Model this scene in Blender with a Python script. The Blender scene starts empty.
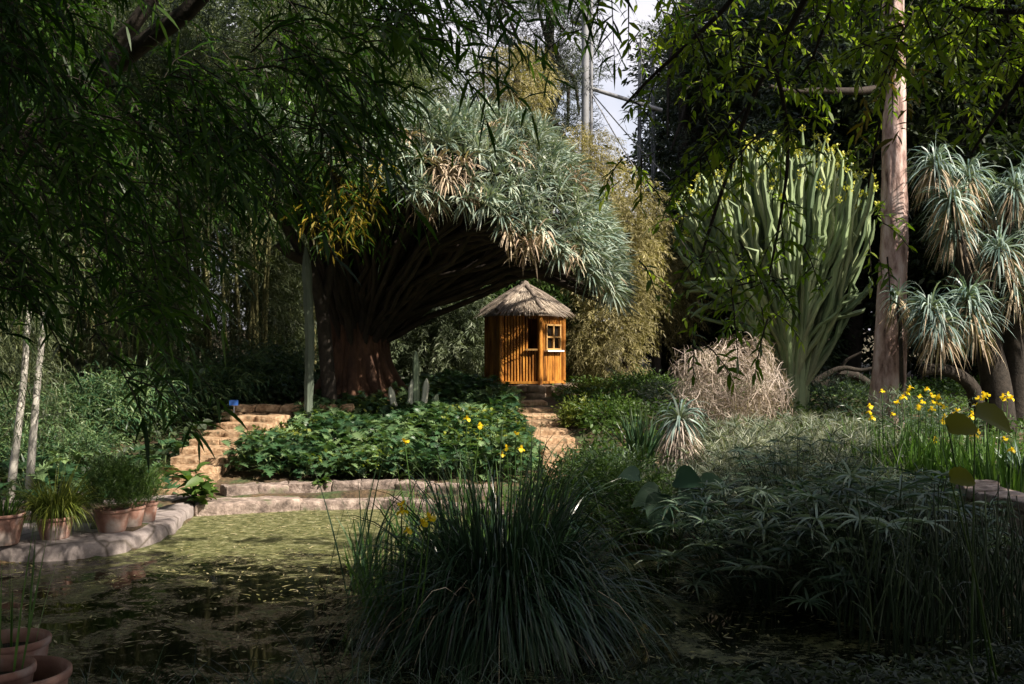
import bpy, math
import numpy as np
from mathutils import Matrix

# ------------------------------------------------------------------ camera, sky, sun, exposure
scene = bpy.context.scene
col = scene.collection
F, HY, CZ = 995.56, 355.0, 2.0
cam = bpy.data.cameras.new('camera'); camo = bpy.data.objects.new('camera', cam); col.objects.link(camo)
cam.lens = 35; cam.sensor_width = 36; cam.shift_y = (HY - 342) / 1024
cam.clip_end = 3000; cam.clip_start = 0.05
camo.location = (0, 0, CZ); camo.rotation_euler = (math.pi / 2, 0, 0)
scene.camera = camo

SUN_AZ, SUN_EL = math.radians(57), math.radians(42)   # azimuth from straight behind the camera, towards the right
SUN = np.array([math.sin(SUN_AZ) * math.cos(SUN_EL), -math.cos(SUN_AZ) * math.cos(SUN_EL), math.sin(SUN_EL)])
world = bpy.data.worlds.new('World'); scene.world = world; world.use_nodes = True
nt = world.node_tree; nt.nodes.clear()
sky = nt.nodes.new('ShaderNodeTexSky'); sky.sky_type = 'NISHITA'; sky.sun_disc = False
sky.sun_elevation = SUN_EL; sky.sun_rotation = math.pi - SUN_AZ; sky.dust_density = 4.0; sky.air_density = 1.0; sky.ozone_density = 1.0
bg = nt.nodes.new('ShaderNodeBackground'); bg.inputs['Strength'].default_value = 0.10
wo = nt.nodes.new('ShaderNodeOutputWorld')
tcw = nt.nodes.new('ShaderNodeTexCoord'); nzw = nt.nodes.new('ShaderNodeTexNoise'); nzw.inputs['Scale'].default_value = 2.2; nzw.inputs['Detail'].default_value = 7; nzw.inputs['Roughness'].default_value = .55
nt.links.new(tcw.outputs['Generated'], nzw.inputs['Vector'])
crw = nt.nodes.new('ShaderNodeValToRGB'); crw.color_ramp.elements[0].position = .28; crw.color_ramp.elements[1].position = .46; nt.links.new(nzw.outputs['Fac'], crw.inputs[0])
mxw = nt.nodes.new('ShaderNodeMix'); mxw.data_type = 'RGBA'; mxw.inputs['B'].default_value = (4.9, 4.75, 5.1, 1)      # sunlit white cloud
spw = nt.nodes.new('ShaderNodeSeparateXYZ'); nt.links.new(tcw.outputs['Generated'], spw.inputs[0])
hzw = nt.nodes.new('ShaderNodeValToRGB'); hzw.color_ramp.elements[0].position = .30; hzw.color_ramp.elements[0].color = (1, 1, 1, 1); hzw.color_ramp.elements[1].position = .62; hzw.color_ramp.elements[1].color = (.12, .12, .12, 1); nt.links.new(spw.outputs['Z'], hzw.inputs[0])
mlw = nt.nodes.new('ShaderNodeMath'); mlw.operation = 'MULTIPLY'; nt.links.new(crw.outputs[0], mlw.inputs[0]); nt.links.new(hzw.outputs[0], mlw.inputs[1])
nt.links.new(mlw.outputs[0], mxw.inputs['Factor']); nt.links.new(sky.outputs[0], mxw.inputs['A'])
nt.links.new(mxw.outputs['Result'], bg.inputs[0]); nt.links.new(bg.outputs[0], wo.inputs[0])
sl = bpy.data.lights.new('sun', 'SUN'); sl.energy = 5.0; sl.angle = math.radians(0.5); sl.color = (1.0, 0.90, 0.76)
so = bpy.data.objects.new('sun', sl); col.objects.link(so)
from mathutils import Vector
so.rotation_euler = Vector(SUN).to_track_quat('Z', 'Y').to_euler()
vs = scene.view_settings
vs.view_transform = 'Standard'; vs.look = 'None'; vs.gamma = 1; vs.use_curve_mapping = False
vs.exposure = 1.1
scene.cycles.use_denoising = True
scene.cycles.max_bounces = 6; scene.cycles.diffuse_bounces = 3; scene.cycles.glossy_bounces = 3
scene.cycles.transmission_bounces = 4; scene.cycles.transparent_max_bounces = 6

rng = np.random.default_rng(7)
U = lambda a, b, n=None: rng.uniform(a, b, n)
Nn = lambda s, shape: rng.normal(0, s, shape)
def nrm(v): return v / np.maximum(np.linalg.norm(v, axis=-1, keepdims=True), 1e-9)
def W(px, py, d):
    px, py, d = np.asarray(px, float), np.asarray(py, float), np.asarray(d, float)
    return np.stack(np.broadcast_arrays((px - 512) / F * d, d, CZ - (py - HY) / F * d), -1)
def rand_dirs(n): return nrm(rng.normal(size=(n, 3)))

# ------------------------------------------------------------------ mesh builder
class MB:
    def __init__(s): s.V = []; s.Q = []; s.T3 = []; s.tint = []; s.al = []; s.n = 0; s.qm = []; s.tm = []
    def add(s, V, quads=None, tris=None, tint=0.5, along=0.5, mat=0):
        V = np.asarray(V, float).reshape(-1, 3); k = len(V)
        s.V.append(V)
        s.tint.append(np.broadcast_to(np.asarray(tint, float), (k,)).copy())
        s.al.append(np.broadcast_to(np.asarray(along, float), (k,)).copy())
        if quads is not None and len(quads):
            q = np.asarray(quads).reshape(-1, 4) + s.n; s.Q.append(q); s.qm.append(np.full(len(q), mat))
        if tris is not None and len(tris):
            t = np.asarray(tris).reshape(-1, 3) + s.n; s.T3.append(t); s.tm.append(np.full(len(t), mat))
        s.n += k
    def grid(s, G, closed=False, tint=0.5, along=0.5, mat=0):
        """G (n,a,b,3): n patches of a x b vertices; closed wraps b"""
        n, a, b, _ = G.shape
        idx = np.arange(n * a * b).reshape(n, a, b)
        j = np.arange(b); j2 = (j + 1) % b
        if not closed: j, j2 = j[:-1], j2[:-1]
        q = np.stack([idx[:, :-1][:, :, j], idx[:, :-1][:, :, j2], idx[:, 1:][:, :, j2], idx[:, 1:][:, :, j]], -1)
        t = np.broadcast_to(np.asarray(tint, float).reshape(-1, 1, 1) if np.ndim(tint) == 1 else np.asarray(tint, float), (n, a, b)).ravel()
        al = np.broadcast_to(np.asarray(along, float), (n, a, b)).ravel()
        s.add(G, quads=q, tint=t, along=al, mat=mat)
    def build(s, name, mats, parent=None, smooth=True, offset=(0, 0, 0)):
        V = np.concatenate(s.V) - np.asarray(offset)
        me = bpy.data.meshes.new(name)
        Q = np.concatenate(s.Q) if s.Q else np.zeros((0, 4), int)
        T = np.concatenate(s.T3) if s.T3 else np.zeros((0, 3), int)
        me.vertices.add(len(V)); me.vertices.foreach_set('co', V.ravel())
        loops = np.concatenate([Q.ravel(), T.ravel()]).astype(np.int32)
        me.loops.add(len(loops)); me.loops.foreach_set('vertex_index', loops)
        nf = len(Q) + len(T); me.polygons.add(nf)
        st = np.concatenate([np.arange(len(Q)) * 4, len(Q) * 4 + np.arange(len(T)) * 3]).astype(np.int32)
        me.polygons.foreach_set('loop_start', st)
        me.polygons.foreach_set('use_smooth', np.full(nf, smooth))
        mi = np.concatenate((s.qm if s.qm else [np.zeros(0)]) + (s.tm if s.tm else [np.zeros(0)])).astype(np.int32)
        me.update(calc_edges=True)
        me.polygons.foreach_set('material_index', mi)
        for nm, arr in (('tint', s.tint), ('along', s.al)):
            a = me.attributes.new(nm, 'FLOAT', 'POINT'); a.data.foreach_set('value', np.concatenate(arr).astype(np.float32))
        for m in (mats if isinstance(mats, (list, tuple)) else [mats]): me.materials.append(m)
        me.validate()
        o = bpy.data.objects.new(name, me); col.objects.link(o)
        if parent is not None: o.parent = parent
        return o

def blades(mb, P, D, L, Wd, droop=0.0, nseg=3, prof=None, roll=None, tint=None, mat=0, fold=0.0):
    """n ribbons that start at P, leave along D and bend downward by droop"""
    n = len(P); D = nrm(D)
    L = np.broadcast_to(L, (n,)); Wd = np.broadcast_to(Wd, (n,)); droop = np.broadcast_to(droop, (n,))
    if prof is None: prof = np.interp(np.linspace(0, 1, nseg + 1), [0, .12, .45, 1], [.5, .85, 1, .02])
    C = np.empty((n, nseg + 1, 3)); C[:, 0] = P
    dirs = np.empty((n, nseg + 1, 3))
    for k in range(nseg + 1):
        g = np.zeros((n, 3)); g[:, 2] = -droop * (k / nseg)
        dirs[:, k] = nrm(D + g)
        if k < nseg: C[:, k + 1] = C[:, k] + dirs[:, k] * (L / nseg)[:, None]
    ref = nrm(np.array([0, 0, 1.0]) + Nn(.55, (n, 3))) if roll is None else roll
    S = nrm(np.cross(D, ref))
    w = (Wd[:, None] * prof[None, :] * .5)[..., None] * S[:, None, :]
    tint = U(0, 1, n) if tint is None else np.broadcast_to(tint, (n,))
    al = np.linspace(0, 1, nseg + 1)[None, :, None]
    if fold:
        up = np.cross(S[:, None, :], dirs)
        G = np.stack([C - w, C - up * (np.abs(fold) * Wd[:, None] * prof * .5)[..., None], C + w], 2)
    else:
        G = np.stack([C - w, C + w], 2)
    mb.grid(G, tint=tint, along=al, mat=mat)
    return C

def tubes(mb, paths, radii, sides=6, tint=None, mat=0, cap=True):
    """paths (n,k,3), radii (n,k) -> n tubes"""
    paths = np.asarray(paths, float); n, k, _ = paths.shape
    radii = np.broadcast_to(np.asarray(radii, float), (n, k))
    T = nrm(np.gradient(paths, axis=1))
    ov = np.abs(nrm(paths[:, -1] - paths[:, 0]))
    ref = np.eye(3)[np.argmin(ov, -1)]
    A = nrm(np.cross(T, ref[:, None, :])); B = np.cross(T, A)
    th = np.linspace(0, 2 * np.pi, sides, endpoint=False)
    G = paths[:, :, None] + radii[:, :, None, None] * (np.cos(th)[None, None, :, None] * A[:, :, None] + np.sin(th)[None, None, :, None] * B[:, :, None])
    tint = U(0, 1, n) if tint is None else np.broadcast_to(tint, (n,))
    mb.grid(G, closed=True, tint=tint, along=np.linspace(0, 1, k)[None, :, None], mat=mat)
    if cap:
        for e in (-1, 0):
            c = paths[:, e]
            V = np.concatenate([G[:, e], c[:, None]], 1)
            i = np.arange(sides); f = np.stack([i, (i + 1) % sides, np.full(sides, sides)], -1)
            f = (f[None] + (np.arange(n) * (sides + 1))[:, None, None])
            mb.add(V, tris=f, tint=np.repeat(tint, sides + 1), along=1.0 if e else 0.0, mat=mat)

def smooth_path(pts, k=12):
    pts = np.asarray(pts, float)
    d = np.concatenate([[0], np.cumsum(np.linalg.norm(np.diff(pts, axis=0), axis=1))]); d /= d[-1]
    t = np.linspace(0, 1, k)
    out = np.stack([np.interp(t, d, pts[:, i]) for i in range(3)], -1)
    for _ in range(2): out[1:-1] = (out[:-2] + 2 * out[1:-1] + out[2:]) / 4
    return out

def stamp(mb, TV, faces, P, D, Nrm, scale, tint=None, droop=0.0, mat=0):
    """copies of a leaf template (u along, v across, w up) at P; droop bends the tip down"""
    TV = np.asarray(TV, float); n, m = len(P), len(TV)
    D = nrm(D); S = nrm(np.cross(Nrm, D)); N2 = np.cross(D, S)
    scale = np.broadcast_to(scale, (n,)); droop = np.broadcast_to(droop, (n,))
    u = TV[None, :, 0] * scale[:, None]; v = TV[None, :, 1] * scale[:, None]; w = TV[None, :, 2] * scale[:, None]
    V = P[:, None] + u[..., None] * D[:, None] + v[..., None] * S[:, None] + w[..., None] * N2[:, None]
    V[..., 2] -= droop[:, None] * scale[:, None] * TV[None, :, 0] ** 2
    f = np.asarray(faces); k = f.shape[1]
    f = (f[None] + (np.arange(n) * m)[:, None, None]).reshape(-1, k)
    tint = U(0, 1, n) if tint is None else np.broadcast_to(tint, (n,))
    al = np.clip(np.tile(TV[:, 0], n), 0, 1)
    mb.add(V, quads=f if k == 4 else None, tris=f if k == 3 else None, tint=np.repeat(tint, m), along=al, mat=mat)

def sprays(mb, P, D, L, m, lL, lW, tdroop=.8, ldroop=.6, spread=.9, nseg=2, tint=None, twig=None, start=.15, jit=.3, prof=None):
    """n leafy twigs of m leaves; tint per twig plus jitter"""
    n = len(P)
    if n == 0: return
    D = nrm(D); L = np.broadcast_to(L, (n,)); td = np.broadcast_to(tdroop, (n,))
    K = 6; C = np.empty((n, K + 1, 3)); C[:, 0] = P; dr = np.empty((n, K + 1, 3))
    for k in range(K + 1):
        g = np.zeros((n, 3)); g[:, 2] = -td * k / K
        dr[:, k] = nrm(D + g)
        if k < K: C[:, k + 1] = C[:, k] + dr[:, k] * (L / K)[:, None]
    t = np.clip(np.linspace(start, 1, m)[None] + Nn(.03, (n, m)), 0, 1) * K
    i0 = np.minimum(t.astype(int), K - 1); fr = (t - i0)[..., None]
    ii = np.arange(n)[:, None]
    base = C[ii, i0] * (1 - fr) + C[ii, i0 + 1] * fr
    d = dr[ii, i0]
    sd = nrm(np.cross(d, np.array([0, 0, 1.0]) + Nn(.3, (n, m, 3))))
    sg = np.where(np.arange(m) % 2 == 0, 1.0, -1.0)[None, :, None]
    last = np.zeros((1, m, 1)); last[0, -1] = 1
    ld = d * .75 + sd * sg * spread * (1 - last) + Nn(jit, (n, m, 3))
    tt = U(0, 1, n) if tint is None else np.broadcast_to(tint, (n,))
    tt = np.clip(tt[:, None] + Nn(.16, (n, m)), 0, 1)
    sz = U(.7, 1.15, (n, m))
    blades(mb, base.reshape(-1, 3), ld.reshape(-1, 3), (lL * sz).ravel(), (lW * sz).ravel(), ldroop, nseg,
           prof=np.array([.35, 1, .02]) if nseg == 2 and prof is None else prof, tint=tt.ravel())
    if twig is not None:
        tubes(twig, C[:, ::2], np.linspace(.005, .002, 4)[None] * np.ones((n, 1)), 3, cap=False)

def stone(mb, c, size, rz=0.0, n=6, p=7, noise=.02, tilt=0.0):
    """a worn block: a rounded box with an uneven surface"""
    g = np.sin(np.linspace(-np.pi / 2, np.pi / 2, n)); a, b = np.meshgrid(g, g, indexing='ij')
    for ax in range(3):
        for sg in (-1, 1):
            v = np.empty((n, n, 3)); v[..., ax] = sg; v[..., (ax + 1) % 3] = a if sg > 0 else b; v[..., (ax + 2) % 3] = b if sg > 0 else a
            v = v / (np.abs(v) ** p).sum(-1, keepdims=True) ** (1 / p)
            ph = np.asarray(c)
            q = v * np.array(size) / 2
            w = (q + ph) * 7.0
            dn = np.stack([np.sin(w[..., 1] * 1.9 + w[..., 2] * 2.3), np.sin(w[..., 2] * 2.1 + w[..., 0] * 1.3 + 1), np.sin(w[..., 0] * 1.7 + w[..., 1] * 1.1 + 2)], -1)
            dn += .6 * np.stack([np.sin(w[..., 1] * 4.9 + w[..., 0] * 3.3), np.sin(w[..., 2] * 5.1 + w[..., 1] * 4.3 + 1), np.sin(w[..., 0] * 4.7 + w[..., 1] * 5.1 + 2)], -1)
            q = q + dn * noise
            q[..., 2] += q[..., 0] * tilt
            cs, sn = math.cos(rz), math.sin(rz)
            r = np.stack([q[..., 0] * cs - q[..., 1] * sn, q[..., 0] * sn + q[..., 1] * cs, q[..., 2]], -1) + ph
            mb.grid(r[None], tint=np.full(1, TINT_STONE[0]))
TINT_STONE = [0.5]

def lathe(mb, prof, c=(0, 0, 0), sides=32, tint=.5, wob=0):
    prof = np.asarray(prof, float); th = np.linspace(0, 2 * np.pi, sides, endpoint=False)
    r = prof[:, 0][:, None] * (1 + wob * np.sin(3 * th + 1)[None])
    G = np.stack([r * np.cos(th), r * np.sin(th), np.repeat(prof[:, 1][:, None], sides, 1)], -1) + np.asarray(c)
    mb.grid(G[None], closed=True, tint=np.full(1, tint))

def box(mb, c, size, rz=0.0, tint=.5):
    s = np.array(size) / 2
    v = np.array([[x, y, z] for x in (-1, 1) for y in (-1, 1) for z in (-1, 1)]) * s
    cs, sn = math.cos(rz), math.sin(rz)
    v = np.stack([v[:, 0] * cs - v[:, 1] * sn, v[:, 0] * sn + v[:, 1] * cs, v[:, 2]], -1) + np.asarray(c)
    q = [[0, 1, 3, 2], [4, 6, 7, 5], [0, 4, 5, 1], [2, 3, 7, 6], [0, 2, 6, 4], [1, 5, 7, 3]]
    for f in q: mb.add(v[f], quads=[[0, 1, 2, 3]], tint=tint)

# ------------------------------------------------------------------ materials
def new_mat(name):
    m = bpy.data.materials.new(name); m.use_nodes = True; t = m.node_tree; t.nodes.clear()
    out = t.nodes.new('ShaderNodeOutputMaterial'); p = t.nodes.new('ShaderNodeBsdfPrincipled')
    t.links.new(p.outputs[0], out.inputs[0]); return m, t, p, out
def node(t, kind, **kw):
    n = t.nodes.new(kind)
    for k, v in kw.items():
        if k in n.inputs: n.inputs[k].default_value = v
        else: setattr(n, k, v)
    return n
def ramp(t, fac, stops):
    r = t.nodes.new('ShaderNodeValToRGB'); e = r.color_ramp.elements
    while len(e) < len(stops): e.new(.5)
    for i, (p, c) in enumerate(stops): e[i].position = p; e[i].color = (*c, 1)
    t.links.new(fac, r.inputs[0]); return r.outputs[0]
def mix(t, fac, a, b, mode='MIX'):
    m = t.nodes.new('ShaderNodeMix'); m.data_type = 'RGBA'; m.blend_type = mode
    for s, v in ((m.inputs['Factor'], fac), (m.inputs['A'], a), (m.inputs['B'], b)):
        if hasattr(v, 'node'): t.links.new(v, s)
        else: s.default_value = v if not isinstance(v, tuple) else (*v, 1)[:4]
    return m.outputs['Result']
def leaf_mat(name, dark, mid, light, trans=.3, rough=.45, tip=None, base=None, spec=.4):
    m, t, p, out = new_mat(name)
    a = node(t, 'ShaderNodeAttribute', attribute_name='tint')
    c = ramp(t, a.outputs['Fac'], [(0, dark), (.5, mid), (1, light)])
    if tip or base:
        b = node(t, 'ShaderNodeAttribute', attribute_name='along')
        if tip:
            f = ramp(t, b.outputs['Fac'], [(.72, (0, 0, 0)), (1, (.8, .8, .8))]); c = mix(t, f, c, tip)
        if base:
            f = ramp(t, b.outputs['Fac'], [(.0, (.9, .9, .9)), (.3, (0, 0, 0))]); c = mix(t, f, c, base)
    tc = node(t, 'ShaderNodeTexCoord'); nz = node(t, 'ShaderNodeTexNoise', Scale=1.7, Detail=3.0)
    t.links.new(tc.outputs['Object'], nz.inputs['Vector'])
    v = ramp(t, nz.outputs['Fac'], [(.35, (.75, .75, .72)), (.65, (1.2, 1.2, 1.1))])
    c = mix(t, 1.0, c, v, 'MULTIPLY')
    t.links.new(c, p.inputs['Base Color']); p.inputs['Roughness'].default_value = rough
    p.inputs['Specular IOR Level'].default_value = spec
    if trans:
        tr = node(t, 'ShaderNodeBsdfTranslucent'); ms = node(t, 'ShaderNodeMixShader')
        ty = mix(t, 1.0, c, (1.25, 1.35, .55), 'MULTIPLY'); t.links.new(ty, tr.inputs[0])
        ms.inputs[0].default_value = trans
        t.links.new(p.outputs[0], ms.inputs[1]); t.links.new(tr.outputs[0], ms.inputs[2]); t.links.new(ms.outputs[0], out.inputs[0])
    return m
def rough_mat(name, stops, scale=6.0, rough=.85, bump=.3, stretch=(1, 1, 1), detail=8.0, bscale=None, tintamt=0.0, spots=None, spec=.3):
    m, t, p, out = new_mat(name)
    tc = node(t, 'ShaderNodeTexCoord'); mp = node(t, 'ShaderNodeMapping'); mp.inputs['Scale'].default_value = stretch
    t.links.new(tc.outputs['Object'], mp.inputs[0])
    nz = node(t, 'ShaderNodeTexNoise', Scale=scale, Detail=detail, Roughness=.62); t.links.new(mp.outputs[0], nz.inputs['Vector'])
    c = ramp(t, nz.outputs['Fac'], stops)
    if tintamt:
        a = node(t, 'ShaderNodeAttribute', attribute_name='tint')
        c = mix(t, 1.0, c, ramp(t, a.outputs['Fac'], [(0, (1 - tintamt,) * 3), (1, (1 + tintamt,) * 3)]), 'MULTIPLY')
    if spots:
        n2 = node(t, 'ShaderNodeTexNoise', Scale=spots[1], Detail=5.0); t.links.new(tc.outputs['Object'], n2.inputs['Vector'])
        f = ramp(t, n2.outputs['Fac'], [(spots[2], (0, 0, 0)), (spots[2] + .12, (1, 1, 1))]); c = mix(t, f, c, spots[0])
    t.links.new(c, p.inputs['Base Color']); p.inputs['Roughness'].default_value = rough; p.inputs['Specular IOR Level'].default_value = spec
    if bump:
        nb = node(t, 'ShaderNodeTexNoise', Scale=bscale or scale * 3, Detail=6.0, Roughness=.65); t.links.new(mp.outputs[0], nb.inputs['Vector'])
        b = node(t, 'ShaderNodeBump', Strength=bump, Distance=.03); t.links.new(nb.outputs['Fac'], b.inputs['Height']); t.links.new(b.outputs[0], p.inputs['Normal'])
    return m

M = {}
M['dragon_leaf'] = leaf_mat('dragon_leaf', (.085, .13, .11), (.18, .245, .22), (.36, .41, .37), .12, .4, tip=(.34, .33, .20), base=(.26, .28, .16))
M['dead_leaf'] = leaf_mat('dead_leaf', (.20, .13, .09), (.36, .27, .20), (.52, .43, .34), .15, .7)
M['floating'] = leaf_mat('floating', (.10, .11, .03), (.24, .22, .10), (.46, .40, .27), .1, .6)
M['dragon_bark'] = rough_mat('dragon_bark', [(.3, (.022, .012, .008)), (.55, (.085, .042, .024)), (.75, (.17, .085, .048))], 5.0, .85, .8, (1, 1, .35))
M['limb_bark'] = rough_mat('limb_bark', [(.3, (.012, .009, .007)), (.7, (.042, .031, .023))], 6.0, .85, .5, (1, 1, .4))  # darker than the trunk bark: shade under the dragon crown put into the colour
M['dark_bark'] = rough_mat('dark_bark', [(.3, (.012, .010, .008)), (.7, (.045, .036, .028))], 8.0, .9, .5)
M['pine_bark'] = rough_mat('pine_bark', [(.34, (.06, .035, .03)), (.44, (.26, .17, .145)), (.55, (.44, .32, .285)), (.7, (.56, .46, .43))], 7.0, .9, 1.0, (1, 1, .3), bscale=12)
M['bamboo_leaf'] = leaf_mat('bamboo_leaf', (.012, .034, .006), (.034, .085, .012), (.085, .16, .025), .45, .4, spec=.25)
M['bamboo_far'] = leaf_mat('bamboo_far', (.035, .05, .026), (.075, .10, .05), (.16, .19, .10), .3, .5)
M['yellow_leaf'] = leaf_mat('yellow_leaf', (.10, .085, .012), (.20, .15, .02), (.29, .21, .03), .4, .5)
M['culm'] = rough_mat('culm', [(.3, (.12, .12, .05)), (.7, (.28, .26, .12))], 3.0, .5, .1, (1, 1, .2), tintamt=.4)
M['pale_bark'] = rough_mat('pale_bark', [(.3, (.30, .28, .25)), (.7, (.58, .55, .50))], 7.0, .8, .3, (1, 1, .5))
M['pecan_leaf'] = leaf_mat('pecan_leaf', (.055, .105, .010), (.115, .19, .018), (.23, .29, .035), .55, .4, spec=.3)
M['acanthus'] = leaf_mat('acanthus', (.015, .045, .024), (.045, .10, .045), (.17, .25, .115), .25, .42, base=(.16, .20, .08))
M['low_green'] = leaf_mat('low_green', (.05, .08, .012), (.12, .16, .025), (.22, .24, .045), .3, .5)
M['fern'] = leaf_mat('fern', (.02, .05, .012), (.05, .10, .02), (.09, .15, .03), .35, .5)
M['sedge'] = leaf_mat('sedge', (.010, .028, .015), (.023, .055, .028), (.06, .11, .06), .15, .3, tip=(.09, .10, .05))
M['umbrella'] = leaf_mat('umbrella', (.025, .05, .035), (.065, .115, .075), (.19, .25, .18), .25, .35, tip=(.22, .20, .13))
M['grey_shrub'] = leaf_mat('grey_shrub', (.065, .09, .068), (.15, .185, .14), (.33, .345, .28), .25, .5, tip=(.32, .29, .21))
M['iris_leaf'] = leaf_mat('iris_leaf', (.03, .075, .02), (.07, .145, .035), (.13, .23, .06), .35, .4)
M['petal'] = leaf_mat('petal', (.75, .50, .01), (.85, .62, .015), (.88, .72, .04), .35, .5)
M['horsetail'] = leaf_mat('horsetail', (.012, .026, .012), (.022, .045, .018), (.05, .08, .03), 0, .5)
M['euph'] = leaf_mat('euph', (.085, .13, .07), (.175, .235, .12), (.31, .36, .20), .0, .6, base=(.30, .30, .19))
M['euph_tip'] = leaf_mat('euph_tip', (.30, .34, .05), (.44, .44, .07), (.55, .50, .10), .2, .6)
M['cactus'] = rough_mat('cactus', [(.3, (.14, .19, .12)), (.7, (.25, .30, .20))], 5.0, .6, .2, (1, 1, .3))
M['cactus_dim'] = rough_mat('cactus_dim', [(.3, (.05, .065, .05)), (.7, (.11, .135, .10))], 5.0, .7, .2, (1, 1, .3))
M['cactus_pale'] = rough_mat('cactus_pale', [(.3, (.28, .31, .24)), (.7, (.50, .50, .42))], 5.0, .7, .2, (1, 1, .3))
M['yucca_leaf'] = leaf_mat('yucca_leaf', (.085, .145, .135), (.175, .25, .235), (.34, .42, .40), .15, .4, base=(.26, .29, .18))
M['yucca_dead'] = leaf_mat('yucca_dead', (.18, .13, .09), (.34, .26, .19), (.52, .44, .34), .15, .8)
M['tumble'] = leaf_mat('tumble', (.16, .125, .11), (.37, .30, .27), (.60, .515, .48), .1, .85)
M['golden'] = leaf_mat('golden', (.12, .105, .045), (.25, .22, .105), (.42, .37, .20), .25, .6)
M['conifer'] = leaf_mat('conifer', (.025, .038, .03), (.06, .078, .062), (.12, .14, .115), .15, .6)
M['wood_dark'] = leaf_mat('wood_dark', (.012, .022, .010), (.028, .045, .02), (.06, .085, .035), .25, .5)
M['willow'] = leaf_mat('willow', (.06, .085, .05), (.13, .165, .10), (.25, .29, .20), .25, .5)
M['colocasia'] = leaf_mat('colocasia', (.015, .04, .022), (.035, .08, .05), (.075, .13, .085), .25, .6, spec=.2)
M['round_leaf'] = leaf_mat('round_leaf', (.07, .10, .012), (.13, .15, .02), (.20, .20, .03), .5, .5)
M['sandstone'] = rough_mat('sandstone', [(.32, (.13, .075, .04)), (.48, (.30, .195, .115)), (.66, (.47, .34, .22))], 11.0, .9, 1.0, bscale=16, spots=((.12, .10, .06), 7.0, .60), tintamt=.15)
M['kerb_stone'] = rough_mat('kerb_stone', [(.34, (.09, .07, .06)), (.5, (.22, .17, .145)), (.66, (.38, .31, .27))], 8.0, .9, 1.0, bscale=14, spots=((.07, .085, .035), 4.0, .57), tintamt=.18)
M['plinth_stone'] = rough_mat('plinth_stone', [(.3, (.09, .07, .05)), (.5, (.19, .14, .10)), (.72, (.32, .25, .19))], 5.0, .9, .6, spots=((.06, .08, .03), 4.0, .6), tintamt=.2)
M['terracotta'] = rough_mat('terracotta', [(.3, (.17, .085, .065)), (.5, (.30, .165, .125)), (.7, (.40, .28, .24))], 6.0, .85, .2, spots=((.40, .34, .31), 4.0, .53))
M['soil'] = rough_mat('soil', [(.3, (.015, .011, .008)), (.7, (.06, .045, .03))], 18.0, .95, .8)
M['hut_wood'] = rough_mat('hut_wood', [(.30, (.06, .022, .008)), (.48, (.33, .13, .022)), (.7, (.56, .27, .05))], 9.0, .45, .2, (1, 1, .22), tintamt=.3)
M['frame_wood'] = rough_mat('frame_wood', [(.3, (.28, .15, .05)), (.7, (.50, .31, .12))], 9.0, .5, .15, (1, 1, .3))
M['thatch'] = leaf_mat('thatch', (.16, .125, .105), (.31, .255, .22), (.47, .41, .365), 0, .9, spec=.1)
M['ridge'] = rough_mat('ridge', [(.3, (.10, .08, .065)), (.7, (.22, .18, .15))], 14.0, .9, .5, (1, 1, 1))
M['metal'] = rough_mat('metal', [(.3, (.16, .165, .18)), (.7, (.26, .265, .28))], 2.0, .5, .05)
M['blue_sign'] = rough_mat('blue_sign', [(.3, (.04, .12, .42)), (.7, (.06, .17, .55))], 2.0, .4, 0)
M['white_paint'] = rough_mat('white_paint', [(.3, (.66, .66, .66)), (.7, (.78, .78, .78))], 6.0, .6, .05)
m, t, p, out = new_mat('dark_glass'); p.inputs['Base Color'].default_value = (.012, .010, .008, 1); p.inputs['Roughness'].default_value = .08; M['glass'] = m

# ground: damp soil with leaf litter, mossy in places
m, t, p, out = new_mat('ground')
tc = node(t, 'ShaderNodeTexCoord')
n1 = node(t, 'ShaderNodeTexNoise', Scale=.9, Detail=8.0, Roughness=.65); n2 = node(t, 'ShaderNodeTexVoronoi', Scale=16.0); n3 = node(t, 'ShaderNodeTexNoise', Scale=3.0, Detail=6.0)
for n in (n1, n2, n3): t.links.new(tc.outputs['Object'], n.inputs['Vector'])
c = ramp(t, n1.outputs['Fac'], [(.3, (.028, .02, .012)), (.55, (.075, .055, .034)), (.75, (.13, .10, .06))])
lit_ = ramp(t, n2.outputs['Distance'], [(.0, (.5, .45, .4)), (1, (1.6, 1.4, 1.1))]); c = mix(t, 1.0, c, lit_, 'MULTIPLY')
mo = ramp(t, n3.outputs['Fac'], [(.48, (0, 0, 0)), (.62, (1, 1, 1))]); c = mix(t, mo, c, (.035, .055, .014))
t.links.new(c, p.inputs['Base Color']); p.inputs['Roughness'].default_value = .95
b = node(t, 'ShaderNodeBump', Strength=.8, Distance=.03); t.links.new(n2.outputs['Distance'], b.inputs['Height']); t.links.new(b.outputs[0], p.inputs['Normal'])
M['ground'] = m

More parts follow.
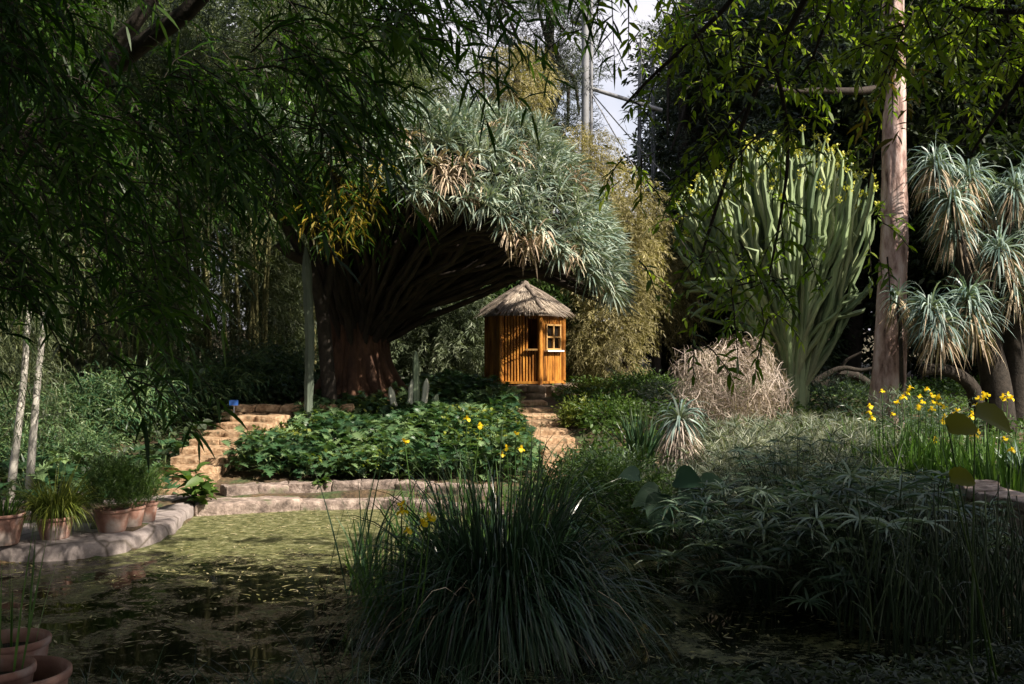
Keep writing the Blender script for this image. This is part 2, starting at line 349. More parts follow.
# pond: dark still water under drifting algae, thick along the far edge
m, t, p, out = new_mat('pond_water')
tc = node(t, 'ShaderNodeTexCoord'); sp = node(t, 'ShaderNodeSeparateXYZ'); t.links.new(tc.outputs['Object'], sp.inputs[0])
mp = node(t, 'ShaderNodeMapping'); mp.inputs['Scale'].default_value = (1.0, 1.15, 1); mp.inputs['Rotation'].default_value = (0, 0, .4); t.links.new(tc.outputs['Object'], mp.inputs[0])
na = node(t, 'ShaderNodeTexNoise', Scale=1.5, Detail=10.0, Roughness=.74, Distortion=.7); t.links.new(mp.outputs[0], na.inputs['Vector'])
nf = node(t, 'ShaderNodeTexNoise', Scale=22.0, Detail=7.0, Roughness=.8); t.links.new(mp.outputs[0], nf.inputs['Vector'])
yr = node(t, 'ShaderNodeMapRange'); yr.inputs['From Min'].default_value = 9.3; yr.inputs['From Max'].default_value = 11.0; yr.inputs['To Min'].default_value = -.03; yr.inputs['To Max'].default_value = .30
t.links.new(sp.outputs['Y'], yr.inputs['Value'])
ad = node(t, 'ShaderNodeMath', operation='ADD'); t.links.new(na.outputs['Fac'], ad.inputs[0]); t.links.new(yr.outputs[0], ad.inputs[1])
fm = node(t, 'ShaderNodeMath', operation='MULTIPLY_ADD'); t.links.new(nf.outputs['Fac'], fm.inputs[0]); fm.inputs[1].default_value = .5; t.links.new(ad.outputs[0], fm.inputs[2])
mask = ramp(t, fm.outputs[0], [(.745, (0, 0, 0)), (.82, (1, 1, 1))])
n4 = node(t, 'ShaderNodeTexNoise', Scale=9.0, Detail=10.0, Roughness=.82); t.links.new(tc.outputs['Object'], n4.inputs['Vector'])
alg = ramp(t, n4.outputs['Fac'], [(.34, (.02, .027, .008)), (.45, (.06, .066, .024)), (.53, (.13, .132, .055)), (.64, (.34, .33, .20))])
und = ramp(t, na.outputs['Fac'], [(.4, (.004, .005, .003)), (.7, (.022, .024, .009))]); c = mix(t, mask, und, alg)
t.links.new(c, p.inputs['Base Color'])
rr = ramp(t, mask, [(0, (.05, .05, .05)), (1, (.6, .6, .6))]); t.links.new(rr, p.inputs['Roughness']); p.inputs['IOR'].default_value = 1.33
b = node(t, 'ShaderNodeBump', Strength=.5, Distance=.02); hb = mix(t, mask, (.3, .3, .3), n4.outputs['Color'])
t.links.new(hb, b.inputs['Height']); t.links.new(b.outputs[0], p.inputs['Normal'])
M['water'] = m

# paving of the terrace: worn slabs
m, t, p, out = new_mat('terrace_paving')
tc = node(t, 'ShaderNodeTexCoord'); vo = node(t, 'ShaderNodeTexVoronoi', Scale=1.6, feature='DISTANCE_TO_EDGE'); n1 = node(t, 'ShaderNodeTexNoise', Scale=9.0, Detail=10.0, Roughness=.78)
for n in (vo, n1): t.links.new(tc.outputs['Object'], n.inputs['Vector'])
c = ramp(t, n1.outputs['Fac'], [(.3, (.11, .09, .085)), (.52, (.23, .195, .185)), (.75, (.34, .30, .29))])
j = ramp(t, vo.outputs['Distance'], [(0, (.35, .33, .28)), (.035, (1, 1, 1))]); c = mix(t, 1.0, c, j, 'MULTIPLY')
t.links.new(c, p.inputs['Base Color']); p.inputs['Roughness'].default_value = .85
b = node(t, 'ShaderNodeBump', Strength=.5, Distance=.02); t.links.new(n1.outputs['Fac'], b.inputs['Height']); t.links.new(b.outputs[0], p.inputs['Normal'])
M['paving'] = m

# ------------------------------------------------------------------ scene helpers
def tag(o, label=None, cat=None, group=None, kind=None):
    for k, v in (('label', label), ('category', cat), ('group', group), ('kind', kind)):
        if v: o[k] = v
    return o
def thing(name, label, cat, loc=(0, 0, 0), group=None, rz=0.0):
    o = bpy.data.objects.new(name, None); col.objects.link(o); o.empty_display_size = .2
    o.location = tuple(float(v) for v in loc); o.rotation_euler = (0, 0, rz); return tag(o, label, cat, group)
def dup(root, loc, rz=0.0, sc=1.0, label=None, group=None):
    r = root.copy(); col.objects.link(r); r.location = tuple(float(v) for v in loc); r.rotation_euler = (0, 0, rz); r.scale = (sc,) * 3 if np.isscalar(sc) else sc
    if label: r['label'] = label
    if group: r['group'] = group
    for ch in list(root.children):
        c = ch.copy(); col.objects.link(c); c.parent = r
        for g in list(ch.children):
            d = g.copy(); col.objects.link(d); d.parent = c
    return r

# ------------------------------------------------------------------ terrain
POND = np.array([(-14, 9.5), (-4.95, 9.55), (-4.08, 9.76), (-3.84, 10.2), (-3.74, 10.85), (-3.84, 11.6), (-3.95, 12.4), (-3.5, 12.85), (-1.6, 13.1), (-.5, 12.4), (.2, 11.2), (1.0, 10.3),
                 (1.9, 9.6), (2.5, 8.6), (3.3, 7.7), (4.6, 7.3), (6.5, 7.2), (6.5, 6.3), (3.2, 6.2), (1.6, 5.5), (-.5, 5.1), (-4, 4.9), (-14, 4.8)])
def pond_sd(x, y):
    """signed distance to the pond outline, negative inside"""
    P = np.stack([x, y], -1); d = np.full(x.shape, 1e9); ins = np.zeros(x.shape, bool)
    for a, b_ in zip(POND, np.roll(POND, -1, 0)):
        e = b_ - a; w = P - a; tt = np.clip((w @ e) / (e @ e), 0, 1)
        d = np.minimum(d, np.linalg.norm(w - tt[..., None] * e, axis=-1))
        c = ((a[1] > P[..., 1]) != (b_[1] > P[..., 1])) & (P[..., 0] < (b_[0] - a[0]) * (P[..., 1] - a[1]) / (b_[1] - a[1] + 1e-12) + a[0])
        ins ^= c
    return np.where(ins, -d, d)
def sstep(a, b, x): t = np.clip((x - a) / (b - a), 0, 1); return t * t * (3 - 2 * t)
def gz(x, y):
    x = np.asarray(x, float); y = np.asarray(y, float)
    y0 = 13.4 - 4.6 * sstep(0, 3, x)
    lin = np.clip((y - y0) / (20 - y0), 0, 1)
    z = .16 + 1.0 * (.6 * lin + .4 * lin * lin * (3 - 2 * lin)) + .5 * sstep(24, 45, y)
    z = z + .24 * sstep(5.3, 4.5, y)
    z = z + .03 * np.sin(x * 1.7 + y * .6) * np.sin(y * 1.3 - x * .4) + .015 * np.sin(x * 4.1) * np.sin(y * 3.7)
    r = np.hypot(x, y - 10)
    z = z + 6 * sstep(60, 250, r)
    sd = pond_sd(x, y)
    return np.where(sd < 0.12, z * sstep(0, .12, sd) - .7 * sstep(.02, -.7, sd) - .05 * (sd < .02), z)
xs = np.concatenate([-np.geomspace(400, 13, 22), np.arange(-12.5, 12.6, .14), np.geomspace(13, 400, 22)])
ys = np.concatenate([-np.geomspace(300, 3, 16), np.arange(-2, 30, .14), np.geomspace(30.3, 600, 26)])
gx, gy = np.meshgrid(xs, ys, indexing='ij')
mb = MB(); mb.grid(np.stack([gx, gy, gz(gx, gy)], -1)[None]); tag(mb.build('ground', M['ground']), kind='structure')
mb = MB(); V = np.concatenate([POND, np.full((len(POND), 1), 0.0)], 1)
wx, wy = np.meshgrid(np.linspace(-14, 6.7, 60), np.linspace(4.6, 13.3, 40), indexing='ij')
mb.grid(np.stack([wx, wy, wx * 0], -1)[None]); tag(mb.build('pond_water', M['water']), kind='structure')

# terrace beside the pond, with a worn stone edge
TER = np.array([(-14, 9.53), (-4.95, 9.58), (-4.07, 9.79), (-3.87, 10.2), (-3.78, 10.85), (-3.88, 11.6), (-4.0, 12.4), (-4.05, 13.4), (-5.5, 13.9), (-14, 13.2)])
front = smooth_path(np.c_[TER[:7], np.zeros(7)], 60)
back = np.stack([np.interp(np.linspace(0, 1, 60), [0, .7, 1], [-14, -5.5, -4.1]), np.interp(np.linspace(0, 1, 60), [0, .7, 1], [13.2, 13.5, 13.2]), np.zeros(60)], -1)
rows = []
out_n = nrm(np.stack([np.gradient(front[:, 1]), -np.gradient(front[:, 0]), np.zeros(60)], -1))
jit_ = (.014 * np.sin(front[:, 0] * 9 + front[:, 1] * 5) + .012 * np.sin(front[:, 0] * 23 + front[:, 1] * 17))[:, None] * out_n
for off, z in ((.02, -.3), (.04, .05), (.03, .125), (-.02, .158), (-.3, .163)):
    r = front + out_n * off + jit_; r[:, 2] = z + .006 * np.sin(front[:, 0] * 7 + front[:, 1] * 6); rows.append(r)
for f in (.35, .7, 1.0):
    r = (front - out_n * .3) * (1 - f) + back * f; r[:, 2] = .166; rows.append(r)
mb = MB(); mb.grid(np.stack(rows, 0)[None]); tag(mb.build('terrace_paving', M['paving']), kind='structure')

# ------------------------------------------------------------------ pond kerb (two courses of old stone)
def kerb(name, pts, h, wd, z0, label, ln=.55, mat='kerb_stone', noise=.014):
    p = smooth_path(pts, 80); seg = np.linalg.norm(np.diff(p, axis=0), axis=1); s = np.concatenate([[0], np.cumsum(seg)]); mb = MB(); a = 0.0
    while a < s[-1] - .1:
        l = min(float(U(.7, 1.3)) * ln, s[-1] - a)
        q = [np.interp(v, s, p[:, 0]) for v in (a, a + l)], [np.interp(v, s, p[:, 1]) for v in (a, a + l)]
        TINT_STONE[0] = float(U(0, 1)); hh = h * float(U(.92, 1.06))
        stone(mb, ((q[0][0] + q[0][1]) / 2, (q[1][0] + q[1][1]) / 2, z0 + hh / 2), (l + .004, wd * float(U(.95, 1.04)), hh), math.atan2(q[1][1] - q[1][0], q[0][1] - q[0][0]), 9, 16, noise * .7)
        a += l
    root = p[len(p) // 2].copy(); root[2] = z0
    o = mb.build(name, M[mat], offset=root); o.location = root
    return tag(o, label, 'kerb')
kerb('stone_kerb', [(-4.0, 12.55, 0), (-3.4, 12.95, 0), (-1.6, 13.2, 0), (-.4, 12.6, 0), (.3, 11.5, 0)], .32, .5, -.18, 'low front kerb of worn pinkish stone along the far pond edge', 1.25, noise=.009)
kerb('stone_kerb', [(-3.8, 13.1, 0), (-3.2, 13.42, 0), (-1.6, 13.62, 0), (-.3, 13.2, 0)], .26, .30, .02, 'raised back kerb of squared stone blocks below the leafy bed', .55)

# ------------------------------------------------------------------ stone steps
def steps(label, path, widths, n, ln_extra=.1, rise_total=None, mat='sandstone'):
    p = smooth_path(path, n * 2 + 1); root = p[0].copy()
    r = thing('stone_steps', label, 'steps', root)
    for i in range(n):
        a, b_ = p[2 * i], p[2 * i + 2]; c = (a + b_) / 2; d = b_ - a; rz = math.atan2(d[1], d[0]) - math.pi / 2
        w = np.interp(i / (n - 1), [0, 1], widths); dep = np.hypot(d[0], d[1]) + ln_extra
        ztop = path[0][2] + (path[-1][2] - path[0][2]) * (i + 1) / n
        mb = MB(); k = 2 if w > .8 else 1; xs_ = np.sort(np.concatenate([[0, 1], (np.arange(1, k) + U(-.2, .2, k - 1)) / k]))
        for x0, x1 in zip(xs_[:-1], xs_[1:]):
            TINT_STONE[0] = float(U(0, 1)); ox = ((x0 + x1) / 2 - .5) * w
            jx, jy, jz = U(-.02, .02), U(-.02, .02), U(-.008, .005)
            stone(mb, (c[0] + math.cos(rz) * ox - math.sin(rz) * jy, c[1] + math.sin(rz) * ox + math.cos(rz) * jy, ztop - .16 + jz), ((x1 - x0) * w + .004, dep, .32), rz, 9, 22, .006, float(U(-.012, .012)))
        mb.build('step', M[mat], r, offset=root)
        if widths[0] > .8 and i % 3 != 1:
            mb = MB(); TINT_STONE[0] = float(U(0, 1)); q = (c[0] - math.cos(rz) * (w * .5 + .12), c[1] - math.sin(rz) * (w * .5 + .12), ztop + .02)
            stone(mb, q, (U(.16, .24), U(.22, .42), .30), rz + U(-.2, .2), 8, 10, .012); mb.build('edge_stone', M['plinth_stone'], r, offset=root)
    return r
steps('wide weathered stone steps climbing from the terrace beside the terracotta pots', [(-4.42, 13.1, .16), (-4.52, 14.2, .42), (-4.5, 15.3, .66), (-4.12, 16.7, 1.0)], (.74, .86), 9)
steps('narrow sunlit stone steps leading up to the thatched hut', [(.78, 13.9, .33), (.72, 15.5, .55), (.5, 17.4, .85), (.28, 19.5, 1.12)], (.62, .66), 9)
# low end wall above the wide steps
mb = MB()
for i, x in enumerate(np.arange(-4.8, -2.9, .42)):
    for k in range(2):
        TINT_STONE[0] = float(U(0, 1)); stone(mb, (x + (k % 2) * .18, 17.2, .95 + k * .13), (.40, .3, .13), 0.0, 6, 9, .012)
o = mb.build('low_stone_wall', M['sandstone'], offset=(-4, 17.2, .9)); o.location = (-4, 17.2, .9); tag(o, 'low stone retaining wall across the top of the wide steps', 'wall')
r = thing('plant_label', 'tiny blue plant label on a stake above the wide stone steps', 'sign', (-4.72, 16.9, 1.0))
mb = MB(); tubes(mb, [[(0, 0, -.1), (0, 0, .17)]], [[.008, .008]], 6); mb.build('stake', M['metal'], r)
mb = MB(); box(mb, (0, -.012, .19), (.15, .012, .09)); mb.build('plate', M['blue_sign'], r)

# ------------------------------------------------------------------ thatched bamboo hut
HUT = np.array([.27, 21.0, 1.1])
hut = thing('garden_hut', 'small six sided bamboo hut with thatched roof on stone plinth', 'hut', HUT)
TH = math.radians(-8)
def hexv(R, z, k): a = -math.pi / 2 - math.pi / 6 + k * math.pi / 3 + TH; return np.array([R * math.cos(a), R * math.sin(a), z])
WB, WT, RW = .31, 1.82, .80
wall = MB()
for k in range(6):
    a, b_ = hexv(RW, 0, k), hexv(RW, 0, k + 1); d = (b_ - a); ln = np.linalg.norm(d); d /= ln; nn = np.array([d[1], -d[0], 0])
    npole = 13
    for i in range(npole):
        f = (i + .5) / npole; q = a + (b_ - a) * f - nn * .01; rad = ln / npole * .42
        zz = [(WB, WT)]
        if k == 1 and .22 < f < .82: zz = [(WB, 1.02), (1.52, WT)]        # the window opening
        if k == 0 and .68 < f < .90: zz = [(WB, 1.0), (1.64, WT)]        # the open upper half of the door
        for z0, z1 in zz:
            zs = np.linspace(z0, z1, 7)
            tubes(wall, [np.stack([np.full(7, q[0]), np.full(7, q[1]), zs], -1) + Nn(.002, (7, 3))], [np.full(7, rad)], 8)
        # inside lining
    # backing sheet
    bk = [a - nn * .035, b_ - nn * .035]
    if k not in (0, 1):
        wall.add([bk[0] + [0, 0, WB], bk[1] + [0, 0, WB], bk[1] + [0, 0, WT], bk[0] + [0, 0, WT]], quads=[[0, 1, 2, 3]], tint=.0)
    rz = math.atan2(d[1], d[0])
    for z in (WB + .03, WT - .03): mb = MB(); box(mb, (*((a + b_) / 2 + nn * .03)[:2], z), (ln, .035, .05), rz); mb.build('rail', M['hut_wood'], hut)
    if k == 0: mb = MB(); box(mb, (*(a + (b_ - a) * .79 + nn * .045)[:2], 1.01), (ln * .30, .05, .035), rz); mb.build('door_ledge', M['frame_wood'], hut)
    mb = MB(); tubes(mb, [[hexv(RW + .02, WB - .02, k), hexv(RW + .02, WT + .05, k)]], [[.045, .045]], 10); mb.build('corner_post', M['hut_wood'], hut)
wall.build('wall', M['hut_wood'], hut)
a, b_ = hexv(RW, 0, 1), hexv(RW, 0, 2); d = b_ - a; ln = np.linalg.norm(d); d /= ln; nn = np.array([d[1], -d[0], 0]); rz = math.atan2(d[1], d[0])
fr = MB(); wc = a + (b_ - a) * .52 + nn * .03; ww, z0, z1 = ln * .60, 1.02, 1.52
for s in (-1, 0, 1): box(fr, (*(wc + d * s * ww / 2)[:2], (z0 + z1) / 2), (.035, .045, z1 - z0), rz)
for z in (z0, (z0 + z1) / 2, z1): box(fr, (*(wc + nn * .004)[:2], z), (ww + .04, .05, .035), rz)
win = fr.build('window', M['frame_wood'], hut)
sl_ = MB(); box(sl_, (*(wc + nn * .03)[:2], z0 - .035), (ww + .10, .10, .03), rz); sl_.build('sill', M['white_paint'], win)
gp = MB(); box(gp, (*(wc - nn * .035)[:2], (z0 + z1) / 2), (ww, .008, z1 - z0), rz); gp.build('pane', M['glass'], win)
rf = MB(); RR, ze, za = .92, 1.79, 2.38
for k in range(6):
    a, b_, ap = hexv(RR, ze, k), hexv(RR, ze, k + 1), np.array([0, 0, za])
    nu, nv = 9, 7; u = np.linspace(0, 1, nu); v = np.linspace(0, .97, nv)
    for off, fl in ((0, 1), (-.09, -1)):
        G = (a[None, None] * (1 - u[:, None, None]) + b_[None, None] * u[:, None, None]) * (1 - v[None, :, None]) + ap * v[None, :, None]
        G = G + np.array([0, 0, off]); G[..., 2] += .05 * np.sin(v * math.pi)[None] ; rf.grid(G[None] if fl > 0 else G[None, ::-1], tint=np.full(1, .45))
    n = 900; uu, vv = U(0, 1, n), 1 - np.sqrt(U(0, 1, n)); 
    e = (a * (1 - uu[:, None]) + b_ * uu[:, None]); P = e * (1 - vv[:, None]) + ap * vv[:, None]; P[:, 2] += .05 * np.sin(vv * math.pi) + .015
    dn = nrm(e - ap); fn = nrm(np.cross(b_ - a, ap - a)); 
    blades(rf, P, dn + Nn(.07, (n, 3)) + fn * .05, U(.14, .3, n), U(.008, .018, n), .15, 2, roll=np.tile(fn, (n, 1)) + Nn(.2, (n, 3)))
rf.build('roof', M['thatch'], hut)
rdg = MB()
for k in range(6):
    pth = smooth_path([hexv(RR + .02, ze + .02, k), hexv(RR * .5, (ze + za) / 2 + .07, k), (0, 0, za + .02)], 8); tubes(rdg, [pth], [np.linspace(.05, .045, 8)], 8)
lathe(rdg, [(.0, za + .10), (.07, za + .07), (.12, za - .02), (.13, za - .08)], sides=14)
rdg.build('roof_ridge', M['ridge'], hut)
pl = MB()
for cz, hh in ((.06, .16), (.215, .15)):
    for k in range(6):
        a, b_ = hexv(1.10, cz, k), hexv(1.10, cz, k + 1); n = 3
        for i in range(n):
            TINT_STONE[0] = float(U(0, 1)); c = a + (b_ - a) * (i + .5) / n; stone(pl, c, (1.14 / n - .008, .36, hh), math.atan2((b_ - a)[1], (b_ - a)[0]), 6, 9, .012)
pl.add([hexv(1.05, .27, k) for k in range(6)] + [np.array([0, 0, .27])], tris=[[k, (k + 1) % 6, 6] for k in range(6)])
pl.build('plinth', M['plinth_stone'], hut)
pl = MB(); pl.add([hexv(.8, .285, k) for k in range(6)] + [np.array([0, 0, .285])], tris=[[k, (k + 1) % 6, 6] for k in range(6)]); pl.build('floor', M['dark_bark'], hut)

# ------------------------------------------------------------------ gaps shaped in the tall crowns to steer the sun onto chosen places
GAPS = np.array([
    (1.0, 20.6, 2.1, .52), (1.05, 20.6, 1.5, .52), (.6, 20.6, 3.2, .5), (.75, 14.6, .5, .8), (.6, 16.5, .8, .7), (.35, 18.8, 1.1, .7),
    (-4.5, 13.8, .4, .7), (-4.4, 15.2, .8, .7), (-4.0, 16.6, 1.1, .6), (-3.2, 11.7, 0, 1.0), (-1.9, 12.1, 0, 1.2), (-3.0, 13.2, .3, .7),
    (-2.0, 14.8, .7, .9), (-.8, 15.8, .9, .8), (-2.6, 16.8, 1.1, .7), (.1, 17.2, 5.6, 1.9), (1.4, 17.6, 4.4, 1.3), (-.9, 15.8, 5.4, 1.3), (.3, 15.6, 4.4, 1.0),
    (3.3, 15, 1.7, 1.1), (4.6, 17, 4.2, 1.5), (4.2, 17, 2.6, 1.1), (5.5, 17, 3.4, 1.0), (6.0, 16, 1.6, .7), (6.1, 16, 2.8, .8), (6.1, 16, 4.2, .8), (6.1, 16, 5.8, .8), (6.1, 16, 7, .8), (-2.5, 6.5, 3.8, .9), (-1.2, 7.0, 4.2, .6), (-3.6, 6.5, 4.0, .5),
    (8.0, 15.5, 3.6, 1.1), (7.6, 15, 4.6, .7), (5.3, 12, .9, .8), (4.3, 13.6, 1.1, .9), (3.0, 13.2, 1.1, .8), (1.6, 14.8, .9, .7), (2.3, 14.0, 1.2, .5), (1.3, 8.7, 0, .35),
    (1.6, 18.5, 1.2, .8), (2.6, 6.2, 4.4, 1.25), (3.7, 6.2, 4.7, 1.1), (1.7, 6.8, 4.5, .8), (2.0, 6.6, 3.4, .6), (-11.2, 29, 11.3, 1.5), (-9.8, 29, 10.2, 1.2), (-3.0, 18.2, 1.3, .5), (2.4, 26, 5.6, 1.1), (.1, 25, 8.0, 1.1), (2.6, 23.8, 3.2, 1.0), (-8, 21, 4.5, 1.2), (-6, 22, 5, .9), (8.6, 15.2, 3.0, .9), (6.8, 26, 8, 1.5)])
def sunny(p, grow=1.0):
    """True for points that would throw their shadow on a place the sun reaches in the photograph"""
    hit = np.zeros(len(p), bool)
    for gx_, gy_, gz_, r in GAPS:
        w = p - np.array([gx_, gy_, gz_]); t = w @ SUN
        dd = np.linalg.norm(w - t[:, None] * SUN, axis=1)
        hit |= (t > .8) & (dd < r * grow * (1 + .18 * np.sin(p[:, 0] * 3 + p[:, 2] * 2.3)))
    return hit

def lobes(L, n, shell=.45):
    """n points in a union of ellipsoids (cx,cy,cz,rx,ry,rz), denser near the surface"""
    L = np.asarray(L, float); vol = L[:, 3] * L[:, 4] * L[:, 5]; k = rng.choice(len(L), n, p=vol / vol.sum())
    d = rand_dirs(n); r = U(0, 1, n) ** shell
    return L[k, :3] + d * r[:, None] * L[k, 3:6], d

# ------------------------------------------------------------------ dragon tree
def dragon_tree():
    base = np.array([-2.9, 19.0, 1.1]); r = thing('dragon_tree', 'huge dragon tree with blue green umbrella crown arching beside the hut', 'tree', base)
    # fluted trunk with root flare
    mb = MB(); zs = np.linspace(-.25, 1.9, 26); th = np.linspace(0, 2 * np.pi, 72, endpoint=False)
    R = np.interp(zs, [-.25, 0, .25, .6, 1.1, 1.6, 1.9], [1.0, .86, .70, .57, .50, .50, .46])
    fl = .5 * np.sin(9 * th[None] + 1.2 * np.sin(zs[:, None] * 2)) + .3 * np.sin(17 * th[None] + zs[:, None]) + .3 * np.sin(4 * th[None] + 2)
    amp = np.interp(zs, [-.25, .6, 1.9], [.26, .17, .13])[:, None]
    rr = R[:, None] * (1 + amp * (fl - .35 * np.abs(np.sin(6.5 * th[None] + zs[:, None] * .7))))
    G = np.stack([rr * np.cos(th), rr * np.sin(th) * .9, np.repeat(zs[:, None], 72, 1)], -1); mb.grid(G[None], closed=True)
    rootsp = []
    for a in np.linspace(0, 2 * np.pi, 11, endpoint=False) + U(-.2, .2, 11):
        rootsp.append(smooth_path([(.35 * math.cos(a), .35 * math.sin(a), 1.1), (.62 * math.cos(a + .1), .58 * math.sin(a + .1), .45), (.98 * math.cos(a + .15), .9 * math.sin(a + .15), .06), (1.35 * math.cos(a), 1.25 * math.sin(a), -.15)], 10))
    tubes(mb, rootsp, np.linspace(.17, .07, 10)[None] * U(.8, 1.2, (11, 1)), 8)
    n = 64; a0 = np.linspace(0, 2 * np.pi, n, endpoint=False) + Nn(.05, n); zz = np.linspace(1.85, -.12, 16); ang = a0[:, None] + np.cumsum(Nn(.045, (n, 16)), 1)
    Rz = np.interp(zz, zs, R)[None] * (1.0 + np.clip(.25 - zz, 0, 1)[None] * U(-.1, .9, (n, 1)) + Nn(.025, (n, 1)))
    tubes(mb, np.stack([Rz * np.cos(ang), Rz * np.sin(ang) * .9, np.tile(zz, (n, 1))], -1), U(.035, .085, (n, 1)) * np.linspace(.8, 1.15, 16)[None], 7)
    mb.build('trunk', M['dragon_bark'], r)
    C = np.array([-1.45, 17.6]); rx, ry, zt = 3.3, 2.55, 6.15
    rim = lambda x: 4.05 - .40 * x - .25 * max(0, x - 1.2)
    # rosettes spread over the dome
    P = []
    for _ in range(12000):
        a, q = U(0, 2 * np.pi), math.sqrt(U(0, 1)); x, y = C[0] + rx * q * math.cos(a), C[1] + ry * q * math.sin(a)
        z = rim(x) + (zt - .15 * abs(x + .5) - rim(x)) * max(0, 1 - q ** 2) ** .5 + .28 * math.sin(x * 2.1 + 1) * math.sin(y * 2.3 + .5) * (1 - q * .4) + U(-.14, .14)
        if x < -2.6: z -= .0
        p = np.array([x, y, z])
        if all((p - o) @ (p - o) > .235 ** 2 for o in P[-900:]): P.append(p)
        if len(P) > 780: break
    # hanging rim clusters
    for a in np.linspace(0, 2 * np.pi, 120, endpoint=False):
        x, y = C[0] + rx * math.cos(a) * U(.93, 1.03), C[1] + ry * math.sin(a) * U(.93, 1.03); P.append(np.array([x, y, rim(x) + U(-.25, .25)]))
    P = np.array(P); ctr = np.array([C[0], C[1], 2.6])
    Nm = nrm((P - ctr) / np.array([rx, ry, 3.2]) ** 1.6)
    n = len(P); m = 38
    dead = (np.sin(P[:, 0] * 2.7 + 1.3) * np.sin(P[:, 1] * 3.1 + P[:, 2] * 1.7) > .91) | (U(0, 1, n) < .02)
    mb = MB(); md = MB()
    for sel, b_, drp in ((~dead, mb, .95), (dead, md, 1.7)):
        k = sel.sum(); PP = np.repeat(P[sel], m, 0); NN = np.repeat(Nm[sel], m, 0)
        D = nrm(NN * U(-.15, 1.1, (k * m, 1)) + rand_dirs(k * m) * .85)
        tt = np.clip(np.repeat(U(.15, .85, k), m) + Nn(.18, k * m), 0, 1)
        blades(b_, PP + D * .05, D, U(.30, .47, k * m), U(.022, .031, k * m), drp * U(.6, 1.5, k * m), 4, tint=tt, prof=np.array([.7, 1, .95, .6, .03]))
    mb.build('crown', M['dragon_leaf'], r, offset=base)
    # loose dead bunches hanging below the rim
    hp = np.array([W(524, 246, 15.4), W(570, 250, 15.8), W(428, 200, 15.3), W(602, 280, 16.8), W(470, 190, 15.2), W(540, 235, 15.3)])
    for p in hp:
        k = 60; D = nrm(np.c_[Nn(.5, (k, 2)), U(-1, .1, k)]); blades(md, p + Nn(.09, (k, 3)), D, U(.2, .42, k), U(.018, .03, k), 2.0, 4)
    md.build('dead_leaves', M['dead_leaf'], r, offset=base)
    # limbs: three orders of forks from the trunk head to the underside of the dome
    mb = MB(); T = P - Nm * .22; head = base + np.array([0, 0, 1.75]); az = np.arctan2(T[:, 1] - base[1], T[:, 0] - base[0]); rad = np.hypot(T[:, 0] - base[0], T[:, 1] - base[1])
    key = np.floor((az + math.pi) / (2 * math.pi) * 15).astype(int) % 15
    for g in range(15):
        i = np.where(key == g)[0]
        if not len(i): continue
        i = i[np.argsort(rad[i])]
        for part in np.array_split(i, max(1, len(i) // 26)):
            ct = T[part].mean(0); mid = head + (ct - head) * .45 + np.array([0, 0, .15 + .1 * np.linalg.norm(ct - head)]) * .8; mid += Nn(.12, 3)
            st = head + np.r_[nrm(ct[:2] - head[:2]) * .3, -.25]
            pth = smooth_path([st - [0, 0, .35], st + (mid - st) * .5 + [0, 0, .0], mid], 8); tubes(mb, [pth], [np.linspace(.11, .062, 8)], 8)
            for sub in np.array_split(part[np.argsort(az[part])], max(1, len(part) // 7)):
                cs = T[sub].mean(0); m2 = mid + (cs - mid) * .6 + Nn(.06, 3)
                tubes(mb, [smooth_path([mid, (mid + m2) / 2 + Nn(.05, 3), m2], 6)], [np.linspace(.072, .045, 6)], 6)
                for e in sub[::2]: tubes(mb, [smooth_path([m2, (m2 + T[e]) / 2 + Nn(.05, 3), T[e]], 5)], [np.linspace(.05, .03, 5)], 5)
    n = 240; a = U(0, 6.28, n); q = np.sqrt(U(.1, .92, n)); e = np.stack([C[0] + rx * q * np.cos(a), C[1] + ry * q * np.sin(a), np.zeros(n)], -1); e[:, 2] = 4.05 - .40 * e[:, 0] - .25 * np.maximum(0, e[:, 0] - 1.2) + U(-.05, .9, n) * (1.05 - q) + .08 + .22 * sstep(-.6, .6, e[:, 0])
    st = head + np.c_[nrm(e[:, :2] - head[:2]) * U(.1, .45, (n, 1)), U(-.7, -.1, n)]
    tt_ = np.linspace(0, 1, 9)[None, :, None]; pth = st[:, None] * (1 - tt_) + e[:, None] * tt_; pth[..., 2] += (np.sin(tt_[..., 0] * math.pi) * U(-.12, .25, (n, 1))); pth[:, 1:-1] += Nn(.055, (n, 7, 3)); pth[..., 2] += tt_[..., 0] * (1 - tt_[..., 0]) * .5
    tubes(mb, pth, np.linspace(.055, .03, 9)[None] * U(.7, 1.3, (n, 1)), 6)
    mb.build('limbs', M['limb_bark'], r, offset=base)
dragon_tree()

# ------------------------------------------------------------------ general broad tree
def limb_set(mb, base, head, targets, r0, r1=.03):
    tubes(mb, [smooth_path([base, (base + head) / 2 + np.r_[Nn(.1, 2), 0], head], 8)], [np.linspace(r0, r0 * .62, 8)], 10)
    for t_ in targets:
        s = base + (head - base) * U(.6, 1.0); md = s + (t_ - s) * .5 + np.r_[Nn(.2, 2), U(.1, .5)]
        tubes(mb, [smooth_path([s, md, t_], 8)], [np.linspace(r0 * .4, r1, 8)], 6)

